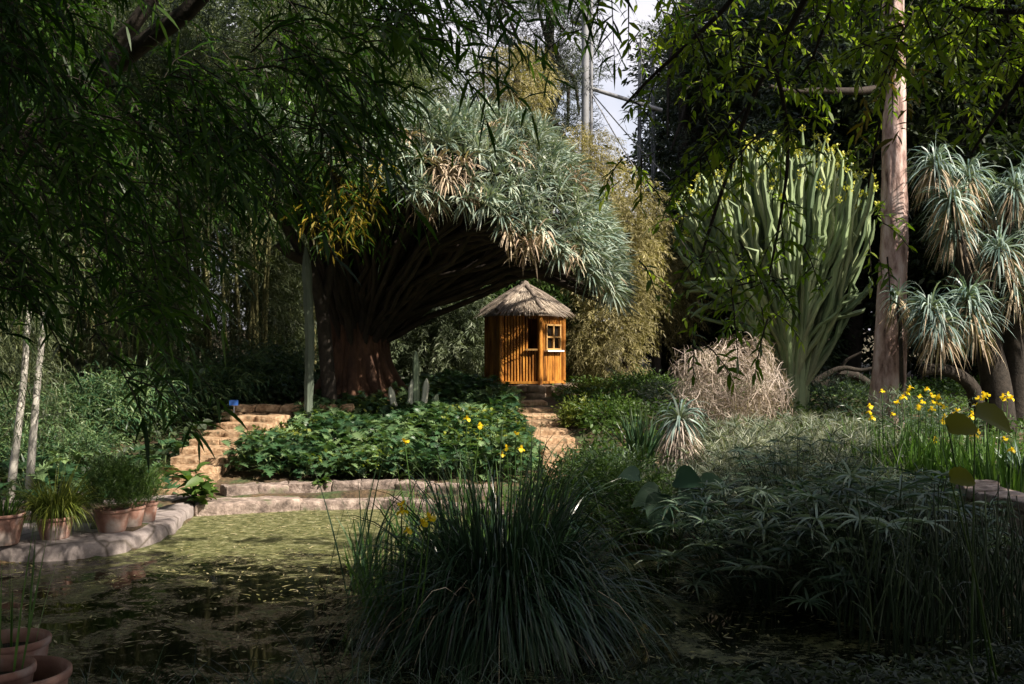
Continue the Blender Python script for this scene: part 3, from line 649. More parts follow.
# ------------------------------------------------------------------ background trees
def bg_tree(name, label, cat, H, rad, zlow, nl, ntw, m, lL, lW, leaf, bark, tdroop=.6, group=None, loc=(0, 0, 0), trunk_r=.25, ldroop=.5, spread=.9, twl=(.5, 1.0), updir=.3):
    r = thing(name, label, cat, loc, group); L = []
    for i in range(nl):
        a, q = U(0, 6.28), U(.15, .85); z = zlow + (H - zlow) * (i + .5) / nl; w = math.sin(math.pi * (.18 + .75 * (i + .5) / nl))
        L.append((rad * q * w * math.cos(a), rad * q * w * math.sin(a), z, rad * U(.38, .6) * (w * .6 + .4), rad * U(.38, .6) * (w * .6 + .4), (H - zlow) / nl * U(.9, 1.5)))
    tk = MB(); L = np.array(L)
    limb_set(tk, np.array([0, 0, -.3]), np.array([U(-.3, .3), U(-.3, .3), H * .8]), L[::1, :3], trunk_r); tk.build('trunk', bark, r)
    mb = MB(); P, d = lobes(L, ntw); D = d + np.array([0, 0, updir]) + Nn(.4, (ntw, 3))
    clump = np.clip(.5 + .35 * np.sin(P[:, 0] * 1.9 + P[:, 2]) * np.sin(P[:, 1] * 2.1 + P[:, 2] * 1.3) + Nn(.15, ntw), 0, 1)
    sprays(mb, P, D, U(*twl, ntw), m, lL, lW, tdroop, ldroop, spread, 2, tint=clump)
    mb.build('crown', leaf, r); return r
G_W = 'dark trees of the surrounding wood'
LB_W = 'dark evergreen tree in the shaded wood that closes the garden'
woodA = bg_tree('woodland_tree', LB_W, 'tree', 15, 4.2, 1.0, 13, 5200, 9, .26, .11, M['wood_dark'], M['dark_bark'], group=G_W, loc=(-13, 33, 1.2))
woodB = bg_tree('woodland_tree', LB_W, 'tree', 13, 3.8, .4, 12, 4600, 9, .30, .10, M['wood_dark'], M['dark_bark'], group=G_W, loc=(-6.5, 34, 1.2), tdroop=1.2)
for i, (x, y, s) in enumerate([(-20, 30, 1.1), (-25, 38, 1.2), (-17, 42, 1.3), (-10, 42, 1.3), (-3.5, 40, 1.0), (-1.5, 34, .55), (6.6, 33, .8), (10, 30, 1.0), (14.5, 31, 1.15), (12.5, 38, 1.2), (19, 33, 1.2), (8.0, 41, 1.1), (24, 38, 1.3), (-.6, 29, .40), (1.7, 29.5, .34), (4.6, 30, .40), (6.2, 29, .5),
                               (-14, 24, .9), (15, 24, .95), (10.8, 24, .8), (17.5, 18, 1.0), (-16.5, 18, .85), (7.3, 26, .62), (-12, -7, 1.0), (0, -12, 1.0), (11, -8, 1.0), (-13, 3, .9)]):  # trees around and behind the camera are unseen, added to darken the foreground
    dup(woodA if i % 2 else woodB, (x, y, gz(x, y)), U(0, 6.28), s)
# big grey green conifer behind the pine trunk, and the pine with flat pads in the sky gap
conA = bg_tree('conifer_tree', 'tall dark grey green conifer behind the candelabra cactus and pine trunk', 'tree', 14, 3.4, 2.5, 12, 5200, 14, .20, .035, M['conifer'], M['dark_bark'], loc=(9.2, 27, 1.4), tdroop=.3, ldroop=.2, spread=.8)
dup(conA, (13.2, 28, 1.4), 2.0, 1.05, 'dark conifer behind the shaggy grey yucca tree, filling the upper corner')
def pad_pine(loc, H, pads, label):
    r = thing('pine_tree', label, 'tree', loc); tk = MB(); mb = MB(); L = []
    for (dx, dz, rr) in pads: L += [(dx + U(-.3, .3), U(-1, 1), dz, rr, rr * .8, .42), (dx + U(-.8, .8), U(-1, 1), dz + .5, rr * .6, rr * .6, .35)]
    L = np.array(L); limb_set(tk, np.array([0, 0, -.3]), np.array([.2, 0, H]), L[:, :3], .22); tk.build('trunk', M['dark_bark'], r)
    P, d = lobes(L, 2600, .6); sprays(mb, P, d + [0, 0, .6], U(.3, .6, 2600), 14, .16, .022, .2, .1, .8, 2); mb.build('crown', M['conifer'], r)
pad_pine((.95, 30, 1.4), 11, [(.4, 6.0, 1.0), (-.4, 7.1, 1.2), (1.0, 7.4, .9), (.2, 8.3, 1.4), (-.8, 9.2, 1.3), (1.2, 9.6, 1.2), (.2, 10.6, 1.5), (-1.6, 10.8, 1.2)], 'dark pine with flat needle pads left of the metal mast, above the golden bush')
pad_pine((5.2, 31, 1.4), 12, [(-.3, 6.8, .7), (.5, 7.4, 1.0), (-.6, 8.3, .75), (.1, 9.6, .8), (.9, 9.2, 1.2), (-.5, 10.4, .8), (.9, 10.6, 1.3), (1.6, 8.0, 1.3), (1.7, 6.4, 1.3), (1.5, 5.2, 1.2), (2.2, 9.6, 1.5), (1.6, 11, 1.5)], 'dark feathery pine between the metal mast and the candelabra cactus')

# golden drooping trees behind the dragon tree
def golden(loc, L, ntw, label, leaf='golden', lL=.13, lW=.017):
    r = thing('golden_tree', label, 'tree', loc); L = np.array(L, float); tk = MB()
    limb_set(tk, np.array([0, 0, -.3]), np.array([0, 0, L[:, 2].max()]), L[:, :3], .14); tk.build('trunk', M['dark_bark'], r)
    mb = MB(); P, d = lobes(L, ntw, .5); cl = np.clip(.5 + .35 * np.sin(P[:, 0] * 3) * np.sin(P[:, 2] * 2.7 + P[:, 1]) + Nn(.15, ntw), 0, 1)
    sprays(mb, P, d + [0, 0, .3] + Nn(.4, (ntw, 3)), U(.35, .7, ntw), 16, lL, lW, 1.5, .8, .7, 2, tint=cl); mb.build('crown', M[leaf], r)
golden((.1, 25.5, 1.2), [(0, 0, 7.8, .8, .8, .78), (-.1, 0, 6.8, .7, .6, .7), (0, 0, 5, .7, .7, 1.2)], 1900, 'golden rounded bush top rising behind the dragon tree crown')
golden((2.1, 26.5, 1.2), [(-.1, 0, 6.0, .72, .7, .65), (.4, 0, 5.2, .7, .6, .7), (.3, 0, 3.8, .9, .9, 1.2)], 2300, 'golden brown bush top under the foot of the metal mast')
golden((2.75, 24.0, 1.15), [(-.1, 0, 3.4, .75, .8, 1.0), (-.2, -.2, 2.2, .8, .8, 1.0), (-.5, -.3, 1.1, .8, .8, .9), (.2, 0, 4.2, .6, .6, .8), (-1.0, 0, 1.4, .6, .6, 1.1)], 2600, 'yellow green drooping tree directly behind the right side of the hut')
golden((3.9, 27, 1.2), [(0, 0, 3.6, .8, .8, .8), (-.6, 0, 4.3, .7, .7, .7), (.2, 0, 2.3, 1.0, .9, 1.0)], 1500, 'golden drooping tree between the hut and the candelabra cactus')
golden((.6, 24.6, 1.15), [(0, 0, 1.4, 1.0, .8, 1.0), (-.6, 0, 2.6, .8, .8, .9), (.6, 0, 2.7, .8, .8, .8), (0, 0, 3.6, .8, .7, .7), (-1.2, 0, 1.6, .7, .7, .9)], 1800, 'dark leafy shrub tree directly behind the hut roof', 'fern', .17, .03)
golden((-10.6, 29.5, 1.3), [(-.8, 0, 10.6, 1.6, 1.3, 1.4), (.8, 0, 9.4, 1.4, 1.2, 1.2), (-.6, 0, 8.2, 1.4, 1.2, 1.3), (-1.8, 0, 11.8, 1.2, 1.0, 1.0), (.6, 0, 11.4, 1.2, 1.0, 1.0)], 2600, 'tall pale leaved tree glimpsed through the thin place around the two dark limbs', 'willow', .18, .026)
golden((-1.9, 23.2, 1.15), [(0, 0, .9, .9, .8, .9), (.7, -.2, 1.5, .7, .7, .9), (-.9, 0, .9, .7, .7, .8), (.3, 0, 2.2, .8, .8, .7), (1.3, 0, .8, .6, .6, .8)], 1700, 'pale willow leaved shrub between the dragon tree trunk and the hut', 'willow', .17, .026)

# metal mast with guy wires in the sky gap
r = thing('metal_mast', 'grey metal mast with guy wires standing in the bright gap of sky', 'mast', (2.1, 28.5, 1.2))
mb = MB(); tubes(mb, [[(0, 0, -.3), (0, 0, 11)]], [[.12, .11]], 12); tubes(mb, [[(.17, 0, -.3), (.17, 0, 11)]], [[.05, .05]], 8); mb.build('pole', M['metal'], r)
for e in ((2.6, -1, 4.0), (3.4, 1, 5.2)):
    mb = MB(); tubes(mb, [smooth_path([(0.1, 0, 8.4), (e[0] * .5, e[1] * .5, (8.4 + e[2]) / 2 - .1), e], 8)], [np.full(8, .018)], 5); mb.build('guy_wire', M['metal'], r)
mb = MB(); tubes(mb, [[(0.1, 0, 8.45), (2.2, 0, 7.8)]], [[.06, .06]], 8); mb.build('arm', M['metal'], r)
r = thing('lattice_tower', 'pale lattice tower half hidden by pine branches beside the mast', 'tower', (4.45, 33, 1.4))
mb = MB()
for sx, sy in ((-1, -1), (1, -1), (1, 1), (-1, 1)): tubes(mb, [[(sx * .3, sy * .3, -.3), (sx * .2, sy * .2, 11)]], [[.04, .04]], 6)
for i in range(14):
    z = i * .8; w0, w1 = .3 - .1 * z / 11, .3 - .1 * (z + .8) / 11
    for (ax, ay), (bx, by) in (((-1, -1), (1, -1)), ((1, -1), (1, 1)), ((1, 1), (-1, 1)), ((-1, 1), (-1, -1))):
        tubes(mb, [[(ax * w0, ay * w0, z), (bx * w1, by * w1, z + .8)], [(ax * w0, ay * w0, z), (bx * w0, by * w0, z)]], .018, 5, cap=False)
mb.build('lattice', M['metal'], r)

# ------------------------------------------------------------------ bamboo grove behind the steps
G_B = 'bamboo clumps of the shaded grove'
culm_mesh = []
for k in range(3):
    mb = MB(); hh = 8.5; zs = np.linspace(-.2, hh, 22); lean = (zs / hh) ** 2.2
    a = U(0, 6.28); pth = np.stack([lean * 1.3 * math.cos(a), lean * 1.3 * math.sin(a), zs - lean * .5], -1)
    rr = np.interp(zs, [0, hh], [.048, .012]) * np.where(np.arange(22) % 3 == 0, 1.18, 1.0); tubes(mb, [pth], [rr], 7)
    o = mb.build('culm', M['culm']); culm_mesh.append(o.data); bpy.data.objects.remove(o)
def bamboo_clump(loc, label, nc=9, ntw=3600, low=.0, leafm='bamboo_far', sc=1.0):
    r = thing('bamboo_clump', label, 'bamboo', loc, G_B)
    for i in range(nc):
        o = bpy.data.objects.new('culm', culm_mesh[i % 3]); col.objects.link(o); o.parent = r
        o.location = (U(-.9, .9), U(-.6, .6), 0); o.rotation_euler = (U(-.05, .05), U(-.07, .07), U(0, 6.28)); o.scale = (1, 1, U(.8, 1.05))
    mb = MB(); n = ntw; z = low + (8.6 - low) * U(0, 1, n) ** .8; a = U(0, 6.28, n); q = (.5 + 1.0 * np.sqrt(U(0, 1, n))) * (.75 + .06 * z)
    P = np.stack([q * np.cos(a), q * np.sin(a), z], -1); D = np.stack([np.cos(a), np.sin(a), U(-.2, .7, n)], -1) + Nn(.4, (n, 3))
    cl = np.clip(.45 + .4 * np.sin(P[:, 0] * 2.7 + P[:, 2] * .8) * np.sin(P[:, 2] * 1.9 + P[:, 1] * 2) + Nn(.15, n), 0, 1)
    sprays(mb, P, D, U(.4, .8, n), 10, .19, .022, 1.3, 1.0, .7, 2, tint=cl); mb.build('foliage', M[leafm], r); return r
bc = bamboo_clump((-6.2, 22.5, 1.1), 'slender bamboo clump of the grove behind the wide stone steps')
bc2 = bamboo_clump((-8.8, 21, 1.1), 'slender bamboo clump of the grove behind the wide stone steps', 10, 3200, .3)
for i, (x, y, s) in enumerate([(-7.6, 24.5, 1.05), (-10.5, 23.5, 1.1), (-4.4, 25, 1.1), (-12.2, 20.5, 1.0), (-10.2, 18.4, .9), (-2.9, 27, 1.05), (-6.4, 27, 1.2), (-12.8, 25, 1.2), (-11.6, 16.2, .85), (-8.6, 16.6, .55), (-6.9, 18.2, .5)]):
    dup(bc2 if i % 2 else bc, (x, y, gz(x, y)), U(0, 6.28), s)

# ------------------------------------------------------------------ leaf templates
def fan_leaf(outline, arch=.0, cup=.0):
    """outline: (u, half width) pairs from base to tip -> strip of quads with a midrib"""
    o = np.asarray(outline, float); k = len(o)
    V = np.concatenate([np.c_[o[:, 0], -o[:, 1], cup * o[:, 1]], np.c_[o[:, 0], 0 * o[:, 1], 0 * o[:, 1] - .0], np.c_[o[:, 0], o[:, 1], cup * o[:, 1]]])
    i = np.arange(k - 1); q = np.concatenate([np.stack([i, k + i, k + i + 1, i + 1], -1), np.stack([k + i, 2 * k + i, 2 * k + i + 1, k + i + 1], -1)])
    return V, q
ACAN = fan_leaf([(0, .02), (.12, .02), (.2, .17), (.24, .06), (.35, .27), (.40, .08), (.53, .31), (.57, .09), (.70, .26), (.73, .08), (.86, .17), (.89, .05), (1, .0)], cup=.35)
HEART = fan_leaf([(-.18, .0), (-.2, .22), (-.08, .36), (.1, .42), (.3, .40), (.5, .32), (.7, .21), (.86, .1), (1, .0)], cup=.25)
OVAL = fan_leaf([(0, .02), (.15, .14), (.35, .22), (.6, .21), (.82, .12), (1, .0)], cup=.3)
ROUND = fan_leaf([(.05, .0), (-.03, .2), (.03, .34), (.12, .37), (.22, .46), (.34, .45), (.46, .52), (.58, .46), (.7, .46), (.8, .36), (.9, .28), (.95, .14), (1, .0)], cup=.32)
def bed(region_fn, n, scale, tmpl, hmin, hmax, box_, elev=(.2, 1.1), droop=.5, clumps=9.0):
    """leaves on arching stalks over the ground inside region_fn"""
    x, y = U(box_[0], box_[1], n), U(box_[2], box_[3], n); k = region_fn(x, y) & (pond_sd(x, y) > .1); x, y = x[k], y[k]; n = len(x)
    z = gz(x, y); a = U(0, 6.28, n); el = U(*elev, n)
    h = U(hmin, hmax, n) * (.65 + .35 * np.sin(x * 2.3 + 1) * np.sin(y * 1.9 + x) + .25)
    P = np.stack([x, y, z + np.maximum(h, .04)], -1); D = np.stack([np.cos(a) * np.cos(el), np.sin(a) * np.cos(el), np.sin(el)], -1)
    return P, D, np.clip(.5 + .3 * np.sin(x * 3 + y) * np.sin(y * 2.7) + Nn(.2, n), 0, 1), U(*scale, n)

# ------------------------------------------------------------------ leafy bed on the mound
def stairs_clear(x, y):
    lx = np.interp(y, [13.2, 14.2, 15.3, 16.6, 17.4], [-4.45, -4.5, -4.42, -4.05, -3.9]); rx_ = np.interp(y, [13.9, 15.5, 17.4, 19.5], [.78, .72, .5, .28])
    a = (np.abs(x - lx) > .62) | (y < 13.1) | (y > 17.0); b_ = (np.abs(x - rx_) > .48) | (y < 13.4) | (y > 20)
    return a & b_
def reg_mound(x, y):
    lx = np.interp(y, [13, 14.2, 15.3, 17.2], [-3.9, -4.0, -3.95, -3.5]); rx_ = np.interp(y, [13.8, 15.5, 17.4, 19.5], [.42, .34, .1, -.1])
    return (x > lx) & (x < rx_ - .02) & (y > 14.0) & (y < 20.2) & (np.hypot(x + 2.9, y - 19) > 1.1) & (np.hypot(x - .27, y - 21) > 1.4)
mb = MB(); P, D, tt, sc = bed(reg_mound, 13000, (.15, .34), ACAN, .05, .42, (-4.2, .6, 14.0, 20.2))
stamp(mb, *ACAN, P, D, np.array([0, 0, 1.0]) + Nn(.25, (len(P), 3)), sc, tt, .45)
o = mb.build('acanthus_ground_cover', M['acanthus']); tag(o, kind='stuff')
mb = MB(); P, D, tt, sc = bed(reg_mound, 9000, (.06, .12), OVAL, .12, .5, (-4.2, .6, 14.0, 20.2))
k = np.sin(P[:, 0] * 1.7 + 2) * np.sin(P[:, 1] * 1.3) > .15
stamp(mb, *OVAL, P[k], D[k], np.array([0, 0, 1.0]) + Nn(.3, (k.sum(), 3)), sc[k], tt[k], .3); tag(mb.build('ivy_ground_cover', M['low_green']), kind='stuff')
def acanthus(loc, n, rad, sc, label, mat='acanthus'):
    r = thing('acanthus_plant', label, 'plant', loc); mb = MB(); a = U(0, 6.28, n); q = np.sqrt(U(0, 1, n)); el = U(.25, 1.3, n) * (1.1 - q * .5)
    P = np.stack([np.cos(a) * q * rad, np.sin(a) * q * rad, (1 - q) * sc[1] * .5 + .05], -1); D = np.stack([np.cos(a) * np.cos(el), np.sin(a) * np.cos(el), np.sin(el)], -1)
    stamp(mb, *ACAN, P, D, np.array([0, 0, 1.0]) + Nn(.2, (n, 3)), U(*sc, n), None, .55); mb.build('leaves', M[mat], r)
    st = MB(); tubes(st, np.stack([P * [.2, .2, 0], P * [.6, .6, .7], P], 1), .006, 4, cap=False); st.build('stalks', M['acanthus'], r)
def G(px, py, d, up=0.0): p = W(px, py, d); p[2] = float(gz(p[0], p[1])) + up; return p
acanthus(G(25, 480, 12.9), 60, .75, (.35, .62), 'blue green acanthus clump at the foot of the two pale slim trunks')
acanthus(G(95, 480, 13.2), 42, .55, (.3, .5), 'dark green acanthus clump behind the grass pots and left of the rosemary pot', )
acanthus(G(140, 470, 13.6), 42, .5, (.3, .52), 'acanthus clump against the left edge of the wide steps')
acanthus(G(195, 440, 15.6), 40, .5, (.25, .45), 'small acanthus clump high up beside the wide stone steps')
acanthus(G(165, 455, 15.0), 36, .4, (.25, .45), 'acanthus clump halfway up the outer side of the wide steps')
acanthus(G(60, 465, 14.4), 50, .7, (.3, .5), 'shaded acanthus clump under the bamboo behind the pots')
def sprout(loc, n, h, label, mat='low_green', name='leafy_plant', ln=(.14, .26), tm=OVAL):
    r = thing(name, label, 'plant', loc); mb = MB(); st = MB(); ns = max(4, n // 9); P = []; Dd = []
    for i in range(ns):
        a = U(0, 6.28); e = np.array([math.cos(a) * h * .45 * U(.2, 1), math.sin(a) * h * .45 * U(.2, 1), h * U(.6, 1.0)]); pth = smooth_path([(0, 0, 0), e * [.4, .4, .6], e], 6); tubes(st, [pth], [np.linspace(.009, .004, 6)], 4)
        for j in range(9): f = U(.25, 1); P.append(e * [f * .8, f * .8, f]); Dd.append(np.array([math.cos(a + U(-2, 2)), math.sin(a + U(-2, 2)), U(.1, 1.1)]))
    stamp(mb, *tm, np.array(P), np.array(Dd), np.array([0, 0, 1.0]) + Nn(.3, (len(P), 3)), U(*ln, len(P)), None, .4); mb.build('leaves', M[mat], r); st.build('stems', M['fern'], r)
sprout(G(197, 516, 12.45), 60, .55, 'bright green leafy plant in the kerb corner at the foot of the steps', 'fern', ln=(.2, .34))
sprout(G(322, 492, 13.45), 40, .2, 'low green tuft growing on top of the pond kerb', 'fern', ln=(.12, .2))
sprout(G(186, 447, 14.9), 24, .16, 'small weed growing between the treads of the wide steps', 'fern', ln=(.08, .16))
# low shrubs each side of the narrow steps and behind
def reg_right(x, y): return stairs_clear(x, y) & (x > np.interp(y, [12, 14, 17, 20], [1.2, 1.15, .95, .75])) & (x < 12) & (y > 11.0) & (y < 23.5) & (np.hypot(x - .27, y - 21) > 1.25)
mb = MB(); P, D, tt, sc = bed(reg_right, 26000, (.06, .13), OVAL, .03, .32, (.4, 12, 11, 23.5))
stamp(mb, *OVAL, P, D, np.array([0, 0, 1.0]) + Nn(.4, (len(P), 3)), sc, tt, .3); tag(mb.build('ground_cover', M['fern']), kind='stuff')
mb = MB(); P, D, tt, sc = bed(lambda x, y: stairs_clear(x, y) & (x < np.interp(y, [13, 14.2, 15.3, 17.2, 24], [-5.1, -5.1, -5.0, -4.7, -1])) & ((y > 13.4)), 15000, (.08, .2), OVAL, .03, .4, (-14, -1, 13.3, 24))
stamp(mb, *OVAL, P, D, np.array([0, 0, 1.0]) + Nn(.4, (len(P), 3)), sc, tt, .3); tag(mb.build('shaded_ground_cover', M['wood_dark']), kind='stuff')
def shrub(loc, R, H, n, label, mat, lL=.06, lW=.025, m=9, name='low_shrub', cat='shrub', tdroop=.5, twl=(.15, .35), ldroop=.3):
    r = thing(name, label, cat, loc); L = np.array([(U(-.5, .5) * R, U(-.5, .5) * R, H * U(.3, .6), R * U(.45, .7), R * U(.45, .7), H * U(.35, .5)) for _ in range(6)])
    P, d = lobes(L, n, .4); P[:, 2] = np.abs(P[:, 2]); mb = MB(); cl = np.clip(.5 + .35 * np.sin(P[:, 0] * 5) * np.sin(P[:, 2] * 6 + P[:, 1] * 4) + Nn(.15, n), 0, 1)
    sprays(mb, P, d + [0, 0, .5] + Nn(.3, (n, 3)), U(*twl, n), m, lL, lW, tdroop, ldroop, .8, 2, tint=cl); mb.build('foliage', M[mat], r)
    st = MB(); tubes(st, np.stack([np.c_[Nn(.08 * R, (14, 2)), np.full(14, -.08)], P[:14] * [.5, .5, .6], P[:14]], 1), np.array([[.016, .011, .005]]) * np.ones((14, 1)), 4, cap=False); st.build('stems', M['dark_bark'], r); return r
shrub(G(584, 428, 17.0), .38, .22, 360, 'yellow green shrub on the right edge of the narrow steps', 'low_green')
shrub(G(590, 405, 19.8), .5, .22, 420, 'yellow green shrub against the right corner of the hut plinth', 'low_green')
shrub(G(615, 425, 16.6), .55, .3, 460, 'mid green shrub between the narrow steps and the spiky tuft', 'fern')
shrub(G(642, 398, 20.0), .8, .35, 500, 'bright green shrub behind the spiky tuft, under the dark trees', 'fern')
shrub(G(590, 478, 13.0), .5, .4, 460, 'green shrub hiding the lowest treads of the narrow steps', 'fern')
shrub(G(615, 470, 12.6), .6, .4, 500, 'feathery grey green shrub between the sedge mound and shaggy small yucca', 'umbrella', .10, .012)
shrub(G(690, 412, 17.5), .8, .5, 420, 'grey green shrub behind the small shaggy yucca', 'grey_shrub', .10, .012)
shrub(G(590, 520, 10.9), .8, .65, 700, 'deep green leafy shrub behind the right flank of the sedge mound', 'fern', .08, .02)
shrub(G(640, 540, 10.2), .7, .5, 600, 'low bright green fern like shrub under the elephant ear leaves', 'fern', .09, .016)

LB_U = 'shaded leafy bush growing under the bamboo grove'; G_U = 'bushes under the bamboo grove'
ub = shrub(G(35, 430, 15.5), .9, .9, 700, LB_U, 'acanthus', .15, .024, 9, 'shade_bush', 'bush', 1.2, (.3, .6), .8); ub['group'] = G_U
for px, py, d_, s_ in ((95, 425, 16.2, 1.0), (140, 420, 17.2, 1.0), (70, 440, 14.6, .6), (185, 415, 18.0, 1.0), (230, 405, 19.0, 1.05), (-20, 440, 14.6, 1.0), (280, 400, 20.0, 1.0)): dup(ub, G(px, py, d_), U(0, 6), s_)

# ------------------------------------------------------------------ slim trunks and cacti left of centre
r = thing('pale_trunk_tree', 'young tree with two pale slim trunks and wispy leaves at the far edge', 'tree', G(20, 480, 12.6))
for x0, x1 in ((-.14, .05), (.10, .22)):
    mb = MB(); tubes(mb, [smooth_path([(x0, 0, -.1), (x0 * .6 + x1 * .4 , 0, .6), (x1, 0, 1.5), (x1 * 1.2, .1, 2.4)], 10)], [np.linspace(.055, .035, 10)], 9); mb.build('trunk', M['pale_bark'], r)
L = np.array([(-.1, 0, 1.7, .45, .4, .5), (.2, 0, 1.3, .35, .35, .45), (-.3, 0, 2.3, .6, .5, .5), (.2, .1, 2.8, .5, .5, .5)]); P, d = lobes(L, 420); mb = MB()
sprays(mb, P, d + [0, 0, -.2], U(.3, .6, 420), 12, .13, .013, 1.6, 1.0, .7, 2); mb.build('crown', M['bamboo_far'], r)
r = thing('columnar_cactus', 'tall slim grey green cactus column left of the dragon tree trunk', 'cactus', W(308, 412, 16.6)); mb = MB()
def ribbed(mb, pts, rad, ribs=5, k=14, tint=.5, depth=.22, taper=.75):
    p = np.asarray(pts, float) if len(pts) == k else smooth_path(pts, k); ns = ribs * 4; T = nrm(np.gradient(p, axis=0)); ref = np.array([.3, 1, 0]); A = nrm(np.cross(T, ref)); B = np.cross(T, A); th = np.linspace(0, 2 * np.pi, ns, endpoint=False)
    rr = rad * np.interp(np.linspace(0, 1, k), [0, .1, .9, 1], [.8, 1, taper + .05, .2])[:, None] * (1 + .10 * np.sin(np.arange(k) * 2.1 + p[0, 0] * 20))[:, None] * (1 + depth * np.cos(ribs * th)[None])
    mb.grid((p[:, None] + rr[..., None] * (np.cos(th)[None, :, None] * A[:, None] + np.sin(th)[None, :, None] * B[:, None]))[None], closed=True, tint=np.full(1, tint), along=np.linspace(0, 1, k)[:, None])
ribbed(mb, [(0, 0, -.1), (.03, 0, 1.2), (-.04, 0, 2.75)], .072, 7, 20, depth=.1, taper=1.0); mb.build('stem', M['cactus_dim'], r)
for i, (px, py, h, lean, mt, lab) in enumerate([(397, 408, .50, -.12, 'cactus_pale', 'short pale cactus column leaning left in the acanthus bed'), (409, 410, .62, .06, 'cactus_pale', 'pale cactus column tilted towards the hut, second from the dragon tree trunk'), (416, 408, 1.05, .0, 'cactus', 'tallest dark cactus column of the small group beside the dragon tree'),
     (421, 410, .62, .10, 'cactus_pale', 'pale upright cactus column right of the tallest dark one'), (426, 411, .38, .2, 'cactus', 'lowest cactus column leaning towards the hut at the end of its group')]):
    r = thing('small_cactus', lab, 'cactus', G(px, py, 17.4, .12), 'small cactus columns beside the dragon tree'); mb = MB(); ribbed(mb, [(0, 0, -.05), (lean * .5, 0, h * .5), (lean, 0, h * 1.15)], .06, 5, 10); mb.build('stem', M[mt], r)
# dark forked tree behind the slim column
r = thing('forked_tree', 'dark leaning tree with forked limbs behind the slim cactus column', 'tree', G(318, 405, 17.6)); mb = MB(); b0 = np.array(r.location)
for pts, r0, r1 in (([W(330, 405, 17.6), W(322, 300, 17.5), W(308, 258, 17.3), W(285, 225, 17), W(262, 190, 16.7), W(235, 150, 16.5)], .14, .07), ([W(308, 262, 17.3), W(290, 255, 17), W(278, 243, 16.9)], .09, .07), ([W(322, 310, 17.5), W(335, 250, 17.6), W(330, 180, 17.5)], .10, .06)):
    tubes(mb, [smooth_path(np.array(pts) - b0, 14)], [np.linspace(r0, r1, 14)], 9)
mb.build('trunk', M['dark_bark'], r)
L = np.array([np.r_[W(px, py, d) - b0, .8, .8, .8] for px, py, d in ((240, 130, 16.4), (290, 120, 16.2), (330, 140, 16.5), (260, 170, 16.2), (350, 180, 15.6))]); P, d = lobes(L, 700); mb = MB()
sprays(mb, P, d, U(.4, .8, 700), 11, .20, .028, 1.5, .9, .7, 2); mb.build('crown', M['bamboo_leaf'], r)
mb = MB(); L = np.array([np.r_[W(352, 185, 15.0) - b0, .3, .3, .35], np.r_[W(335, 205, 14.9) - b0, .3, .3, .3], np.r_[W(365, 160, 15.0) - b0, .25, .3, .35]]); P, d = lobes(L, 60)
sprays(mb, P, d + [0, 0, -.3], U(.3, .6, 60), 9, .2, .03, 1.3, .8, .8, 2); mb.build('yellowed_leaves', M['yellow_leaf'], r)

# ------------------------------------------------------------------ potted plants on the terrace
def pot_mesh(R, H, rim=.034):
    mb = MB(); lathe(mb, [(0, 0), (R * .68, 0), (R * .72, .008), (R * .93, H - rim * 1.1), (R * .93, H - rim), (R * .985, H - rim * .95), (R, H - rim * .5), (R * .99, H - .004), (R * .97, H), (R * .93, H), (R * .90, H - .02), (R * .86, H - .09)], sides=40, wob=.004); return mb
def potted(loc, R, H, label, fol, n=220, hl=.45, tilt=.5, wd=.012, droop=1.2, kind='grass', cat='potted plant'):
    r = thing('potted_plant', label, cat, loc); pot_mesh(R, H).build('pot', M['terracotta'], r)
    mb = MB(); lathe(mb, [(0, H - .045), (R * .5, H - .05), (R * .85, H - .06)], sides=24, wob=.02); mb.build('soil', M['soil'], r); mb = MB()
    if kind == 'grass':
        a = U(0, 6.28, n); q = np.sqrt(U(0, 1, n)) * R * .6; D = np.c_[np.cos(a) * U(0, tilt, n), np.sin(a) * U(0, tilt, n), np.ones(n)]
        blades(mb, np.c_[np.cos(a) * q, np.sin(a) * q, np.full(n, H - .06)], D, U(.5, 1.1, n) * hl, U(.6, 1.2, n) * wd, droop * U(.2, 1.5, n), 5)
    else:
        a = U(0, 6.28, n); q = np.sqrt(U(0, 1, n)); z = U(0, 1, n); P = np.c_[np.cos(a) * q * R * (1.3 - .6 * z), np.sin(a) * q * R * (1.3 - .6 * z), H - .03 + z * hl]
        sprays(mb, P, np.c_[np.cos(a) * .5, np.sin(a) * .5, np.ones(n)], U(.1, .22, n), 16, .05, .006, .2, .2, .8, 2)
    mb.build('foliage', M[fol], r); return r
TZ = .164
def onter(px, py): d = (CZ - TZ) * F / (py - HY); p = W(px, py, d); p[2] = TZ; return p
potted(onter(2, 544), .21, .30, 'terracotta pot of dark foliage cut by the photo edge, end of the terrace row', 'fern', 90, .4)
potted(onter(55, 538), .185, .22, 'terracotta pot overflowing with yellow green arching grass', 'low_green', 700, .66, .75, .013, 2.2)
potted(onter(112, 531), .19, .235, 'widest pale terracotta pot holding a feathery dark green rosemary bush', 'fern', 620, .42, kind='bush')
potted(onter(131, 526), .15, .22, 'terracotta pot of feathery green half hidden behind the widest pot', 'fern', 360, .36, kind='bush')
potted(onter(146, 521), .13, .21, 'smallest terracotta pot of the row, nearest the stone steps', 'fern', 260, .26, kind='bush')
